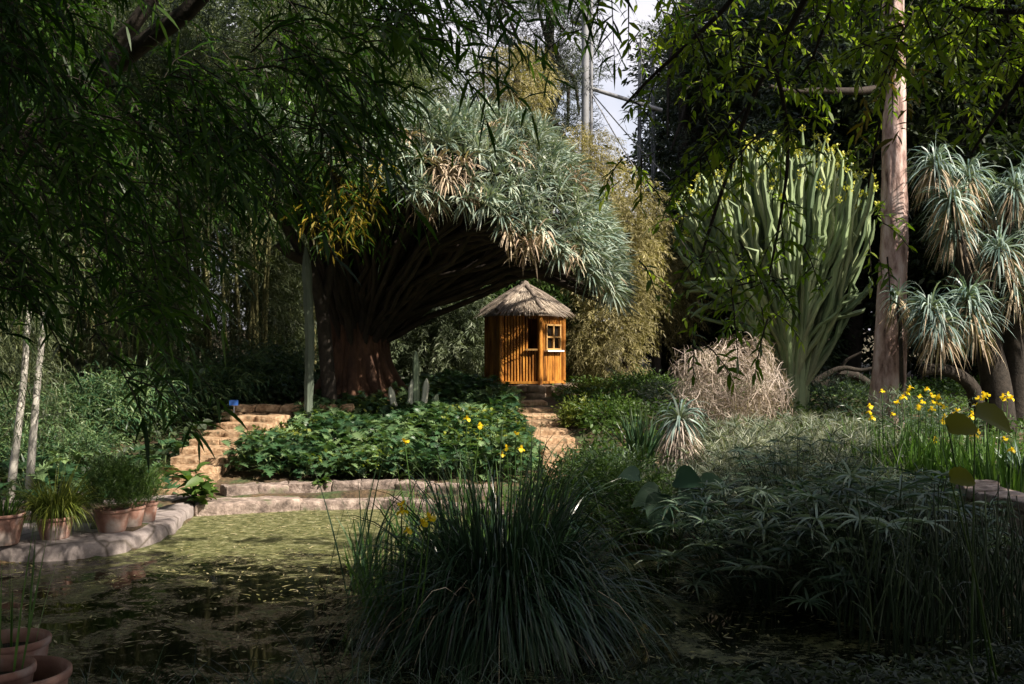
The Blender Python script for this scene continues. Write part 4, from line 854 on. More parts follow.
# pots at the near bank
z0 = float(gz(-2.0, 4.0))
potted((-2.22, 4.4, .41), .17, .34, 'old terracotta pot with sparse reed shoots on the near bank, behind the nested pots', 'iris_leaf', 14, .6, .3, .012, .3)
r = thing('wide_pot', 'wide empty terracotta pot on the near bank holding a smaller pot', 'pot', (-1.86, 3.72, .42)); pot_mesh(.2, .40).build('pot', M['terracotta'], r)
mb = MB(); lathe(mb, [(0, .30), (.17, .30)], sides=24); mb.build('soil', M['soil'], r)
potted((-1.93, 3.72, .56), .14, .28, 'smaller terracotta pot with a few thin shoots nested inside the wide pot', 'iris_leaf', 10, .55, .2, .012, .3)
# water side stems in front
# ------------------------------------------------------------------ big sedge mound and yellow irises in the pond
def sedge(loc, n, L, label, wd=(.008, .016), tilt=1.0, mat='sedge', R=.28, droop=(.6, 2.6), nseg=8, group=None, name='sedge_clump'):
    r = thing(name, label, 'grass clump', loc, group); mb = MB(); a = U(0, 6.28, n); q = np.sqrt(U(0, 1, n)); t_ = U(0, 1, n) ** .8 * tilt
    P = np.c_[np.cos(a) * q * R, np.sin(a) * q * R, np.full(n, 0.0)]; a2 = a + Nn(.35, n)
    cl = np.clip(.4 + .25 * np.sin(a * 5 + t_ * 3) + Nn(.2, n), 0, 1)
    blades(mb, P, np.c_[np.cos(a2) * t_, np.sin(a2) * t_, np.ones(n)], U(*L, n), U(*wd, n), U(*droop, n) * (.45 + t_), nseg, tint=cl, prof=np.interp(np.linspace(0, 1, nseg + 1), [0, .1, .5, 1], [.8, 1, .85, .04]))
    mb.build('leaves', M[mat], r); return r
def at_water(px, d): return np.array([(px - 512) / F * d, d, 0.0])
sd = sedge(at_water(500, 7.3) + [0, 0, -.05], 5200, (.8, 1.8), 'huge dark arching sedge mound standing in the middle of the pond', (.010, .021), 1.12, R=.40, droop=(1.4, 4.2), nseg=11)
mb = MB(); n = 60; a = U(0, 6.28, n); t_ = U(.3, 1.1, n); blades(mb, np.c_[np.cos(a) * .4, np.sin(a) * .4, np.zeros(n)], np.c_[np.cos(a) * t_, np.sin(a) * t_, np.ones(n)], U(.8, 1.6, n), .011, U(1.2, 2.8, n), 8); mb.build('dry_leaves', M['dead_leaf'], sd)
def flower_mb(s=.05):
    mb = MB()
    for k in range(3):
        a = k * 2.094; n = 1; D = np.array([[math.cos(a), math.sin(a), .55]]); blades(mb, np.zeros((1, 3)), D, s * 1.1, s * .85, 2.6, 5, prof=np.array([.35, .6, 1, 1.05, .8, .2]), roll=np.array([[0, 0, 1.0]]), tint=.6)
        a += 1.047; D = np.array([[math.cos(a) * .45, math.sin(a) * .45, 1]]); blades(mb, np.zeros((1, 3)), D, s * .75, s * .5, -.2, 4, prof=np.array([.4, .8, 1, .7, .1]), roll=np.array([[math.cos(a), math.sin(a), .2]]), tint=.3)
    lathe(mb, [(0, -s * .5), (s * .14, -s * .3), (s * .16, 0), (0, s * .1)], sides=8, tint=.5); return mb
fo = flower_mb(.052).build('flower', M['petal']); FLOWER = fo.data; bpy.data.objects.remove(fo)
def iris(loc, n, h, R, flowers, label, group=None, bend=.45):
    """flowers: world points of the blooms, or local"""
    r = thing('yellow_iris', label, 'iris plant', loc, group); mb = MB(); a = U(0, 6.28, n); q = np.sqrt(U(0, 1, n)) * R; b_ = U(0, bend, n)
    P = np.c_[np.cos(a) * q, np.sin(a) * q, np.full(n, -.05)]
    blades(mb, P, np.c_[np.cos(a) * b_, np.sin(a) * b_, np.ones(n)], h * U(.6, 1.1, n), U(.018, .032, n), U(0, .9, n) ** 2 * 1.4, 6, prof=np.array([.8, 1, 1, .95, .8, .5, .03])); mb.build('leaves', M['iris_leaf'], r)
    for f in flowers:
        f = np.asarray(f, float) - np.asarray(loc); st = MB(); b0 = np.r_[f[:2] * .5 + Nn(.02, 2), 0]
        tubes(st, [smooth_path([b0, b0 + (f - b0) * [.6, .6, .5] + np.r_[Nn(.012, 2), 0], f], 7)], [np.linspace(.008, .0045, 7)], 5); st.build('stem', M['iris_leaf'], r)
        for k in range(int(rng.integers(1, 3))):
            o = bpy.data.objects.new('flower', FLOWER); col.objects.link(o); o.parent = r; o.location = tuple(f + [0, 0, .02] + (np.r_[U(-.05, .05, 2), U(-.09, -.03)] if k else 0)); o.rotation_euler = (U(-.5, .5), U(-.5, .5), U(0, 6.28)); o.scale = (U(.75, 1.15),) * 3
    return r
iris(at_water(395, 7.2), 40, .75, .25, [W(402, 507, 6.7), W(408, 534, 6.5), W(430, 521, 6.3), W(424, 526, 6.4)], 'yellow iris clump in the pond, flowering low on the near flank of the sedge mound')
iris(at_water(455, 8.6), 60, 1.1, .4, [W(467, 421, 8.6), W(480, 428, 8.6), W(405, 444, 8.7)], 'tall yellow iris clump rising behind the left half of the sedge mound')
iris(at_water(515, 8.9), 60, 1.05, .4, [W(516, 436, 8.8), W(507, 450, 8.8), W(521, 451, 9.0)], 'yellow iris clump behind the crest of the sedge mound, in front of the narrow steps')
iris(at_water(378, 8.3), 34, .75, .2, [], 'flowerless dark iris tuft at the outer left of the sedge mound')
r = thing('reed_tuft', 'thin dark reed stems with drooping tips in front of the pond kerb', 'reeds', at_water(372, 8.0)); mb = MB(); n = 22; a = U(0, 6.28, n)
blades(mb, np.c_[Nn(.12, (n, 2)), np.zeros(n)], np.c_[np.cos(a) * .2, np.sin(a) * .2, np.ones(n)], U(.8, 1.5, n), .014, U(.2, 1.6, n), 8); mb.build('leaves', M['sedge'], r)
for px, d, k, lab in ((270, 5.6, 40, 'thin pale grass tuft arching out of the dark near water, under the pond centre'), (350, 5.3, 70, 'arching fine grass tuft at the near bank left of the sedge mound'), (430, 5.15, 70, 'fine grass tuft on the near bank below the sedge mound'), (232, 6.2, 4, 'single thin reed shoot standing in the open dark water')):
    p = at_water(px, d); p[2] = max(0, float(gz(p[0], p[1]))) - .02; sedge(p, k, (.35, .8), lab, (.004, .008), 1.0, R=.12, name='grass_tuft')

# ------------------------------------------------------------------ right bank: umbrella sedge, reeds, irises
def umbel_clump(n, h, R, lm, mat, lL=.17, lW=.011, lean=.35, up=(.0, .6), dr=(.5, 1.5)):
    st = MB(); mb = MB(); a = U(0, 6.28, n); q = np.sqrt(U(0, 1, n)); b0 = np.c_[np.cos(a) * q * R * .45, np.sin(a) * q * R * .45, np.full(n, -.05)]
    tip = np.c_[np.cos(a) * q * R * U(.8, 1.2, n), np.sin(a) * q * R * U(.8, 1.2, n), h * U(.28, 1.08, n) * (1 - .3 * q)]
    tubes(st, np.stack([b0, b0 * .7 + tip * .3 + [0, 0, .08], b0 * .25 + tip * .75 + [0, 0, .04], tip], 1), np.array([[.006, .0055, .005, .004]]) * np.ones((n, 1)), 5, cap=False)
    P = np.repeat(tip, lm, 0); ph = np.tile(np.linspace(0, 6.28, lm, endpoint=False), n) + np.repeat(U(0, 6, n), lm) + Nn(.12, n * lm); tl = np.repeat(Nn(.28, (n, 2)), lm, 0)
    D = np.c_[np.cos(ph) + tl[:, 0], np.sin(ph) + tl[:, 1], U(*up, n * lm) + np.repeat(Nn(.12, n), lm)]
    blades(mb, P, D, U(.75, 1.15, n * lm) * lL, lW, U(*dr, n * lm), 4, tint=np.clip(np.repeat(U(.1, .9, n), lm) + Nn(.12, n * lm), 0, 1), prof=np.array([.6, 1, .9, .6, .03]))
    return st, mb
def umbrella_plant(loc, n, h, R, label, lm=18, mat='umbrella', group=None, **kw):
    r = thing('umbrella_sedge', label, 'sedge', loc, group); st, mb = umbel_clump(n, h, R, lm, mat, **kw); st.build('stems', M['horsetail' if mat == 'umbrella' else 'grey_shrub'], r); mb.build('leaves', M[mat], r); return r
def gp(px, d): p = W(px, HY, d); p[2] = max(float(gz(p[0], p[1])), -.02); return p
umbrella_plant(gp(775, 8.2), 110, 1.05, .85, 'dark umbrella sedge hanging over the water, nearest the sedge mound', lL=.25, lW=.019)
umbrella_plant(gp(850, 7.9), 120, 1.12, .95, 'large dark umbrella sedge with star shaped leaf tufts in the shaded right corner', lL=.27, lW=.021)
umbrella_plant(gp(905, 8.6), 90, .85, .8, 'dark umbrella sedge in front of the stone basin and behind the horsetail reeds', lL=.22, lW=.016)
umbrella_plant(gp(720, 9.6), 90, .6, .8, 'umbrella sedge just behind the elephant ear leaves at the water edge')
umbrella_plant(gp(800, 10.0), 120, .9, .9, 'half shaded umbrella sedge in the middle of the right bank')
umbrella_plant(gp(870, 10.2), 60, .6, .9, 'umbrella sedge at the foot of the yellow irises, deep green', lL=.2, lW=.015)
for px, d, n, h, lab in ((712, 12.0, 80, .40, 'silvery umbrella sedge beside the skirt of the small yucca'), (745, 12.6, 110, .7, 'silvery umbrella sedge right below the dry tumbleweed bush'), (795, 12.8, 120, .75, 'silver grey umbrella sedge below the candelabra cactus stems'), (840, 12.6, 120, .7, 'silver grey umbrella sedge between the cactus stems and the yellow irises'),
                         (775, 11.4, 90, .62, 'grey green umbrella sedge in the centre of the silvery bed'), (830, 11.3, 110, .8, 'grey green umbrella sedge beside the nearest yellow irises'), (722, 11.0, 70, .42, 'grey green umbrella sedge in front of the small yucca skirt')):
    o = umbrella_plant(gp(px, d), n, h, .85, lab, 18, 'grey_shrub', lL=.19, lW=.009, up=(.1, 1.6), dr=(.2, 1.2)); mb = MB(); k = 420; a = U(0, 6.28, k); q = np.sqrt(U(0, 1, k)) * .85; blades(mb, np.c_[np.cos(a) * q, np.sin(a) * q, U(0, h * .5, k)], np.c_[Nn(.45, (k, 2)), np.ones(k)], U(.25, .6, k) * h / .7, .009, U(.2, 1.8, k), 5); mb.build('grass_blades', M['grey_shrub'], o)
# horsetail reeds
r = thing('horsetail_reeds', 'dense stand of dark upright horsetail reeds at the near right corner', 'reeds', gp(950, 7.0)); mb = MB(); n = 230
x, y = U(-.75, .75, n), U(-.7, .9, n); hh = U(.55, 1.1, n); tp = Nn(.09, (n, 2))
tubes(mb, np.stack([np.c_[x, y, np.full(n, -.1)], np.c_[x + tp[:, 0] * .3, y + tp[:, 1] * .3, hh * .5], np.c_[x + tp[:, 0], y + tp[:, 1], hh]], 1), np.array([[.008, .007, .004]]) * np.ones((n, 1)), 5, cap=False)
k = 500; blades(mb, np.c_[U(-.8, .8, k), U(-.7, .9, k), U(.0, .6, k)], np.c_[Nn(.3, (k, 2)), np.ones(k)], U(.3, .6, k), .012, U(.2, 1.8, k), 5); mb.build('stems', M['horsetail'], r)
# yellow irises on the right bank
fl = [[(870, 408), (882, 393), (893, 416), (897, 404), (872, 420)], [(903, 399), (910, 390), (920, 398), (927, 391), (933, 404), (932, 411), (919, 409)], [(938, 399), (945, 418), (944, 409), (957, 412), (935, 440)], [(978, 400), (984, 396), (988, 397), (973, 415), (1003, 398), (1008, 396)], [(977, 433), (985, 420), (1005, 441), (1012, 452)]]
lb = ['yellow iris clump nearest the pine trunk on the bank', 'yellow iris clump with the tallest blooms, in the middle of the iris bank', 'yellow iris clump behind the round yellowish leaves', 'yellow iris clump below the dark leaning trunk of the shaggy yucca', 'yellow iris clump at the outer end of the iris bank, over the basin']
for (px, d), f, l_ in zip([(885, 11.6), (918, 11.4), (948, 11.2), (988, 11.4), (1010, 10.6)], fl, lb):
    iris(gp(px, d), 190, .9, .5, [W(x, y, d + U(-.3, .3)) for x, y in f], l_, bend=.5)
r = thing('spiky_aloe', 'pale blue spiky rosette at the outer edge of the iris bank', 'plant', gp(1022, 10.9)); mb = MB(); n = 45; a = U(0, 6.28, n); t_ = U(.1, 1.4, n)
blades(mb, np.zeros((n, 3)) + [0, 0, .35], np.c_[np.cos(a) * t_, np.sin(a) * t_, np.ones(n)], U(.35, .5, n), .045, .2, 4, prof=np.array([.8, 1, .8, .5, .02]), fold=.4); mb.build('leaves', M['yucca_leaf'], r); mb = MB(); tubes(mb, [[(0, 0, -.1), (0, 0, .4)]], [[.05, .05]], 8); mb.build('stem', M['dark_bark'], r)
# stone basin edge at the right
mb = MB(); th = np.linspace(math.radians(150), math.radians(262), 9); cB = np.array([6.25, 9.35])
for a, b_ in zip(th[:-1], th[1:]):
    am = (a + b_) / 2; TINT_STONE[0] = float(U(.3, 1)); ln = 1.7 * (b_ - a)
    stone(mb, (cB[0] + 1.7 * math.cos(am), cB[1] + 1.7 * math.sin(am), .34), (ln - .01, .3, .60), am + math.pi / 2, 7, 10, .01)
    stone(mb, (cB[0] + 1.7 * math.cos(am), cB[1] + 1.7 * math.sin(am), .675), (ln + .03, .4, .09), am + math.pi / 2, 7, 10, .008)
o = mb.build('stone_basin', M['kerb_stone'], offset=(*cB, .2)); o.location = (*cB, .2); tag(o, 'curved stone basin rim under the yellow irises at the edge of the photo', 'basin')

# elephant ears, round leaves
def broad(loc, leaves, label, tm, mat, name, cat):
    r = thing(name, label, cat, loc); st = MB(); loc = np.asarray(loc, float)
    for p, s, D in leaves:
        p = np.asarray(p) - loc; b0 = np.r_[Nn(.05, 2), 0]; tubes(st, [smooth_path([b0, b0 * .5 + p * .5 + [0, 0, .1], p], 7)], [np.linspace(.007, .004, 7)], 6); mb = MB()
        stamp(mb, *tm, np.array([p]), np.array([D], float), np.array([[.1, -.9, .6]]) + Nn(.2, (1, 3)), s, None, .35); mb.build('leaf', M[mat], r)
    st.build('stalks', M['fern'], r)
broad(gp(668, 9.0), [(W(660, 500, 8.6), .30, (-.2, -.4, -1)), (W(680, 478, 8.7), .28, (.5, -.6, .1)), (W(655, 492, 8.8), .24, (-.9, -.3, -.2)), (W(690, 492, 8.6), .3, (.3, -.6, -.8)), (W(636, 475, 9.0), .2, (-.7, -.3, .2)), (W(705, 482, 8.9), .22, (.8, -.3, .1))], 'elephant ear plant with broad drooping blue green leaves at the water edge', HEART, 'colocasia', 'elephant_ear', 'plant')
broad(gp(985, 5.4), [(W(948, 428, 5.2), .15, (.9, -.35, .35)), (W(975, 412, 5.4), .18, (.95, -.4, -.25)), (W(950, 478, 5.0), .12, (.9, -.5, .2))], 'tall plant with round yellow green leaves in front of the irises', ROUND, 'round_leaf', 'round_leaf_plant', 'plant')
# ferns along the near bank
def reg_bank(x, y): return (x > .6) & (x < 5) & (y > 4.3) & (y < 6.4) & (y < 5.2 + .28 * x)
mb = MB(); n = 2600; x, y = U(.6, 4.6, n), U(4.2, 6.5, n); k = (pond_sd(x, y) > .02); x, y = x[k], y[k]; n = len(x); a = U(0, 6.28, n)
P = np.c_[x, y, gz(x, y)]; sprays(mb, P, np.c_[np.cos(a) * .7, np.sin(a) * .7, np.ones(n)], U(.12, .3, n), 10, .06, .018, 1.2, .4, .9, 2); tag(mb.build('fern_ground_cover', M['wood_dark']), kind='stuff')
mb = MB(); n = 1500; x, y = U(-4.5, 1.0, n), U(4.3, 5.4, n); k = pond_sd(x, y) > .0; x, y = x[k], y[k]; n = len(x); a = U(0, 6.28, n)
blades(mb, np.c_[x, y, gz(x, y) - .02], np.c_[np.cos(a) * .5, np.sin(a) * .5, np.ones(n)], U(.12, .4, n), .006, U(.5, 1.8, n), 5); tag(mb.build('bank_grass', M['sedge']), kind='stuff')
# floating debris
mb = MB(); n = 9000; x, y = U(-6.5, 4.5, n), 5.2 + 8 * U(0, 1, n) ** .62; k = pond_sd(x, y) < -.08; x, y = x[k], y[k]; n = len(x); a = U(0, 6.28, n)
blades(mb, np.c_[x, y, np.full(n, .006)], np.c_[np.cos(a), np.sin(a), Nn(.03, n)], U(.02, .10, n) ** 1.0, U(.006, .022, n), 0, 2, prof=np.array([.3, 1, .05]), roll=np.tile([0, 0, 1.0], (n, 1)) + Nn(.1, (n, 3))); tag(mb.build('floating_leaves', M['floating']), kind='stuff')

# ------------------------------------------------------------------ candelabra cactus tree, dry bush, yuccas, pine
def euphorbia():
    b0 = G(792, 412, 17.0); r = thing('candelabra_cactus', 'giant many armed candelabra cactus with yellow green tips behind the dry bush', 'cactus', b0); mb = MB(); tp = MB(); n = 470
    mains = []
    for j in range(16):
        a = j * 2.39996; q = math.sqrt((j + .6) / 16); X, Y = 1.25 * q * math.cos(a) - .3, 1.1 * q * math.sin(a); h = 3.0 - .6 * q
        p = smooth_path([(X * .12, Y * .12, -.05), (X * .20 + U(-.06, .06), Y * .2, h * .32), (X * .56, Y * .56, h * .68), (X * .85, Y * .85, h)], 20); mains.append(p)
        ribbed(mb, p, U(.06, .075), 4, 18, tint=float(U(.3, .8)), depth=.2, taper=.8)
    tops = np.array([p[-1][:2] for p in mains])
    for i in range(n):
        a = U(0, 6.28); q = math.sqrt(U(0, 1)); X, Y = 1.78 * q * math.cos(a) - .30, 1.2 * q * math.sin(a)
        zt = (4.82 - 1.15 * (abs(X + .15) / 1.8) ** 1.7 - .40 * (Y / 1.2) ** 2) + U(-.75, .16)
        if i > 350: zt *= U(.5, .88)
        e = np.array([X, Y, zt]); m_ = mains[int(np.argmin(((tops - e[:2] * .8) ** 2).sum(1) + U(0, .35, 16)))]; s0 = m_[int(U(.25, .9) * 19)]
        if s0[2] > zt - .5: s0 = m_[6]
        out = (e[:2] - s0[:2]); el = np.r_[s0[:2] + out * U(.18, .42), s0[2] + np.linalg.norm(out) * U(.4, .9) + .1]; el2 = np.r_[s0[:2] + out * U(.6, .85), el[2] + (zt - el[2]) * U(.35, .55)]
        p = smooth_path([s0, el, el2, e], 16); p[3:-1, :2] += np.cumsum(Nn(.024, (12, 2)), 0)
        ribbed(mb, p, U(.023, .037), 4, 16, tint=float(np.clip(.45 + Nn(.3, 1)[0], 0, 1)), depth=.28, taper=.9)
        if U(0, 1) < .85 and i <= 350:
            c = 14; blades(tp, p[-1] + Nn(.028, (c, 3)) - [0, 0, .03], np.c_[Nn(.8, (c, 2)), np.ones(c)], U(.025, .055, c), .03, .5, 2, prof=np.array([.8, 1, .7]))
    for (x, y, h) in ((.10, -.1, 1.6), (.22, .1, 1.2), (-.1, .1, 2.0)): ribbed(mb, [(x, y, -.1), (x * 1.1, y, h * .5), (x * 1.4, y * 1.2, h)], .08, 4, 12, .7, .2)
    mb.build('arms', M['euph'], r); tp.build('flower_tips', M['euph_tip'], r)
euphorbia()
def tumbleweed():
    b0 = G(733, 425, 15.3); r = thing('dry_bush', 'round dry tangle of pinkish grey twigs below the candelabra cactus', 'bush', b0); mb = MB(); L = np.array([(.02, 0, .82, .78, .75, .72), (-.45, -.1, .5, .45, .5, .5), (.4, 0, .62, .42, .5, .55), (-.68, 0, 1.05, .18, .25, .25)])
    n = 5600; P, d = lobes(L, n, .3); P = P + .09 * np.stack([np.sin(P[:, 1] * 6 + P[:, 2] * 5), np.sin(P[:, 2] * 7 + 1), np.sin(P[:, 0] * 6 + P[:, 1] * 4)], -1); cl = np.clip(.5 + .4 * np.sin(P[:, 0] * 5 + P[:, 2] * 3) * np.sin(P[:, 2] * 6 - P[:, 0] * 2) + Nn(.22, n), 0, 1); t_ = nrm(np.cross(d, rand_dirs(n)) + d * .08 + [0, 0, -.1]); blades(mb, P, t_, U(.12, .34, n), U(.005, .011, n), U(-1.6, 3.0, n), 6, prof=np.array([.8, 1, 1, .9, .8, .6, .3]), tint=cl)
    n = 260; P, d = lobes(L, n, .2); blades(mb, P, d + rand_dirs(n) * .9, U(.12, .3, n), .006, U(-.5, 1.5, n), 5); mb.build('twigs', M['tumble'], r)
tumbleweed()
r = thing('bare_vine', 'loose bare vine of pale twigs hanging between the dry bush and the hut side', 'vine', G(690, 405, 16.2)); mb = MB(); n = 200; P, d = lobes(np.array([(.1, 0, .5, .3, .3, .5), (0, 0, 1.0, .2, .25, .4)]), n); blades(mb, P, d + [0, 0, -.6], U(.2, .4, n), .006, U(.3, 1.5, n), 5); mb.build('twigs', M['tumble'], r)
def yucca_head(lv, dd, c, axis, n, L, wd, skirt=None, nd=120, lead=.5, spread=1.2):
    k = n; a = rand_dirs(k); D = nrm(np.asarray(axis) * U(-.3, .9, (k, 1)) + a * .8); blades(lv, np.asarray(c) + D * .04, D, L * U(.75, 1.1, k), wd, U(1.0, 3.0, k), 6, prof=np.array([.7, 1, 1, .9, .75, .45, .03]))
    if skirt:
        k = nd; a = U(0, 6.28, k); z = U(0, 1, k); D = np.c_[np.cos(a) * .75, np.sin(a) * .75, U(-.8, .1, k)]; blades(dd, np.asarray(c) + np.c_[np.cos(a) * .04, np.sin(a) * .04, -z * skirt * .5], D, U(.6, 1.0, k) * L * 1.15, wd * .8, 2.6, 5)
r = thing('small_yucca', 'small shaggy yucca with spiky head and grey dry skirt beside the dry bush', 'yucca', G(680, 470, 12.5)); lv, dd = MB(), MB()
yucca_head(lv, dd, (0, 0, .80), (0, 0, 1), 90, .46, .026, .7, 150); k = 160; a = U(0, 6.28, k); blades(dd, np.c_[np.cos(a) * .05, np.sin(a) * .05, U(.3, .72, k)], np.c_[np.cos(a) * .6, np.sin(a) * .6, -.3 * np.ones(k)], U(.3, .55, k), .016, 2.2, 5); lv.build('leaves', M['yucca_leaf'], r); dd.build('dry_skirt', M['tumble'], r)
mb = MB(); tubes(mb, [[(0, 0, -.1), (0, 0, .8)]], [[.09, .06]], 10); mb.build('trunk', M['dark_bark'], r)
r = thing('spiky_tuft', 'dark green tuft of stiff pointed leaves left of the small shaggy yucca', 'plant', G(640, 462, 13.4)); mb = MB(); n = 130; a = U(0, 6.28, n); t_ = U(0, .9, n); blades(mb, np.c_[Nn(.06, (n, 2)), np.zeros(n)], np.c_[np.cos(a) * t_, np.sin(a) * t_, np.ones(n)], U(.6, 1.0, n), .028, U(0, .5, n), 5, prof=np.array([.8, 1, .95, .75, .4, .02])); mb.build('leaves', M['sedge'], r)
k = 60; mb = MB(); a = U(0, 6.28, k); blades(mb, np.c_[Nn(.1, (k, 2)), U(0, .1, k)], np.c_[np.cos(a), np.sin(a), .5 * np.ones(k)], U(.4, .7, k), .022, 2.0, 5); mb.build('dry_leaves', M['dead_leaf'], r)
# dead leaf litter near small yucca
def pine_trunk():
    b0 = G(888, 412, 16.0); r = thing('tall_pine', 'tall pine with bare pinkish flaking trunk between the cactus and the shaggy yucca', 'tree', b0); mb = MB(); k = 70; zs = np.linspace(-.2, 13, k); th = np.linspace(0, 2 * np.pi, 48, endpoint=False)
    R = np.interp(zs, [-.2, .1, .6, 2, 5, 13], [.38, .31, .27, .225, .175, .12]); cx = np.interp(zs, [-.2, 0, 1, 3, 5.5, 13], [-.06, -.04, .02, .10, .10, .0])
    rr = R[:, None] * (1 + .035 * np.sin(th[None] * 7 + zs[:, None] * 3) + .03 * np.sin(th[None] * 15 - zs[:, None] * 5) + .02 * np.sin(th * 4 + 1)[None])
    mb.grid(np.stack([cx[:, None] + rr * np.cos(th), rr * np.sin(th), np.repeat(zs[:, None], 48, 1)], -1)[None], closed=True); mb.build('trunk', M['pine_bark'], r)
    mb = MB(); br = [W(882, 88, 16) - b0, W(860, 92, 15.8) - b0, W(825, 90, 15.6) - b0, W(785, 92, 15.3) - b0, W(770, 86, 15.2) - b0]; tubes(mb, [smooth_path(br, 12)], [np.linspace(.07, .03, 12)], 8); mb.build('branch', M['limb_bark'], r)
    L = np.array([(U(-2.6, 2.6), U(-2, 2.2), U(8.2, 13), U(.9, 1.5), U(.9, 1.4), U(.4, .7)) for _ in range(16)] + [tuple(np.array([.0, 20.2, 2.1]) + SUN * 12.5 - b0) + (1.0, 1.0, .7), tuple(np.array([-.3, 20.3, 2.4]) + SUN * 13.5 - b0) + (.9, .9, .7)]); P, d = lobes(L, 2600, .6)  # last lobes are unseen, added along the sun's path to shade the hut front
    P2, d2 = lobes(np.r_[L[-2:], L[-2:] + np.array([[-.7, .2, .3, .2, .2, .1]])], 1300, .8); P = np.concatenate([P, P2]); d = np.concatenate([d, d2])  # extra unseen foliage that thickens the shade on the hut
    keep = ~sunny(P + b0, 1.75); P, d = P[keep], d[keep]; mb = MB(); sprays(mb, P, d + [0, 0, .5], U(.3, .6, len(P)), 14, .18, .022, .3, .2, .8, 2); mb.build('crown', M['conifer'], r)
    mb = MB(); lm = [smooth_path([(0, 0, z), (l[0] * .5, l[1] * .5, z + .2), l[:3]], 6) for l, z in ((l, min(12.5, l[2] - .3)) for l in L)]; tubes(mb, lm, np.linspace(.07, .03, 6)[None] * np.ones((len(lm), 1)), 6); mb.build('limbs', M['pine_bark'], r)
pine_trunk()
def yucca_tree():
    b0 = G(1000, 405, 15.6); r = thing('shaggy_yucca_tree', 'shaggy grey green yucca tree with many drooping heads over dry straw skirts', 'tree', b0); lv, dd, tk = MB(), MB(), MB(); fork = W(985, 330, 15.6) - b0
    heads = [(935, 165, 15.2), (968, 178, 15.5), (952, 200, 15.0), (985, 200, 15.8), (1015, 190, 15.4), (975, 250, 15.6), (1000, 250, 15.2), (1035, 235, 15.4), (930, 310, 15.0), (968, 300, 15.1), (940, 325, 14.9), (975, 320, 15.2), (1015, 285, 15.3), (1045, 285, 15.2), (1030, 180, 15.9), (955, 225, 15.4), (1008, 225, 16.0), (1060, 200, 15.5)]
    for h in heads:
        c = W(*h) - b0; yucca_head(lv, dd, c, nrm(np.array([c[0] - fork[0], c[1] - fork[1], 1.0]) * [.5, .5, 1]), 120, .62, .028, .6, 85)
        tubes(tk, [smooth_path([fork, (fork + c) / 2 + [0, .1, -.1], c - [0, 0, .1], c], 8)], [np.linspace(.13, .06, 8)], 8)
    for pts, r0, r1 in (([(0, 0, -.2), (-.05, 0, .7), fork], .27, .18), ([(.35, .2, -.2), (.3, .1, .9), (.2, 0, 2.2)], .22, .15), ([(-.3, 0, -.15), W(975, 385, 15.5) - b0, W(955, 372, 15.4) - b0, W(935, 366, 15.3) - b0, W(922, 371, 15.3) - b0], .14, .08)): tubes(tk, [smooth_path(pts, 12)], [np.linspace(r0, r1, 12)], 12)
    lv.build('leaves', M['yucca_leaf'], r); dd.build('dry_skirts', M['yucca_dead'], r); tk.build('trunk', M['dark_bark'], r)
yucca_tree()
r = thing('slim_yucca', 'single slim yucca head with straw skirt leaning against the pine trunk', 'yucca', G(900, 410, 15.4)); lv, dd, tk = MB(), MB(), MB(); c = W(898, 297, 15.4) - np.array(r.location); yucca_head(lv, dd, c, (0, 0, 1), 40, .42, .026, .7, 70); tubes(tk, [smooth_path([(0, 0, -.1), c * .5 + [.05, 0, 0], c], 8)], [np.full(8, .035)], 6); lv.build('leaves', M['yucca_leaf'], r); dd.build('dry_skirt', M['yucca_dead'], r); tk.build('trunk', M['dark_bark'], r)
mb = MB(); b0 = G(845, 385, 18.5); 
for pts, r0, r1 in (([W(812, 384, 18.5), W(830, 372, 18.5), W(846, 366, 18.4), W(858, 372, 18.4), W(874, 368, 18.3)], .07, .03), ([W(838, 372, 18.5), W(846, 360, 18.4), W(862, 352, 18.3)], .04, .02), ([W(820, 385, 18.6), W(850, 372, 18.6), W(870, 384, 18.6)], .12, .07)): tubes(mb, [smooth_path(np.array(pts) - b0, 12)], [np.linspace(r0, r1, 12)], 9)
o = mb.build('fallen_log', M['dark_bark']); o.location = tuple(b0); tag(o, 'grey fallen branching log in the dark gap behind the pine trunk', 'log')
shrub(G(835, 405, 17.5), .9, .5, 500, 'low grey green shrub in front of the fallen log', 'umbrella', .09, .012)
shrub(G(925, 400, 14.2), 1.0, .7, 600, 'fine leaved dark shrub behind the iris blooms, under the leaning trunk', 'umbrella', .10, .010)

# ------------------------------------------------------------------ trees that overhang the foreground
def above_frame(p): return p[:, 2] > CZ + .37 * np.maximum(p[:, 1], 0) + .35
def px_of(p): return 512 + p[:, 0] / p[:, 1] * F, HY - (p[:, 2] - CZ) / p[:, 1] * F
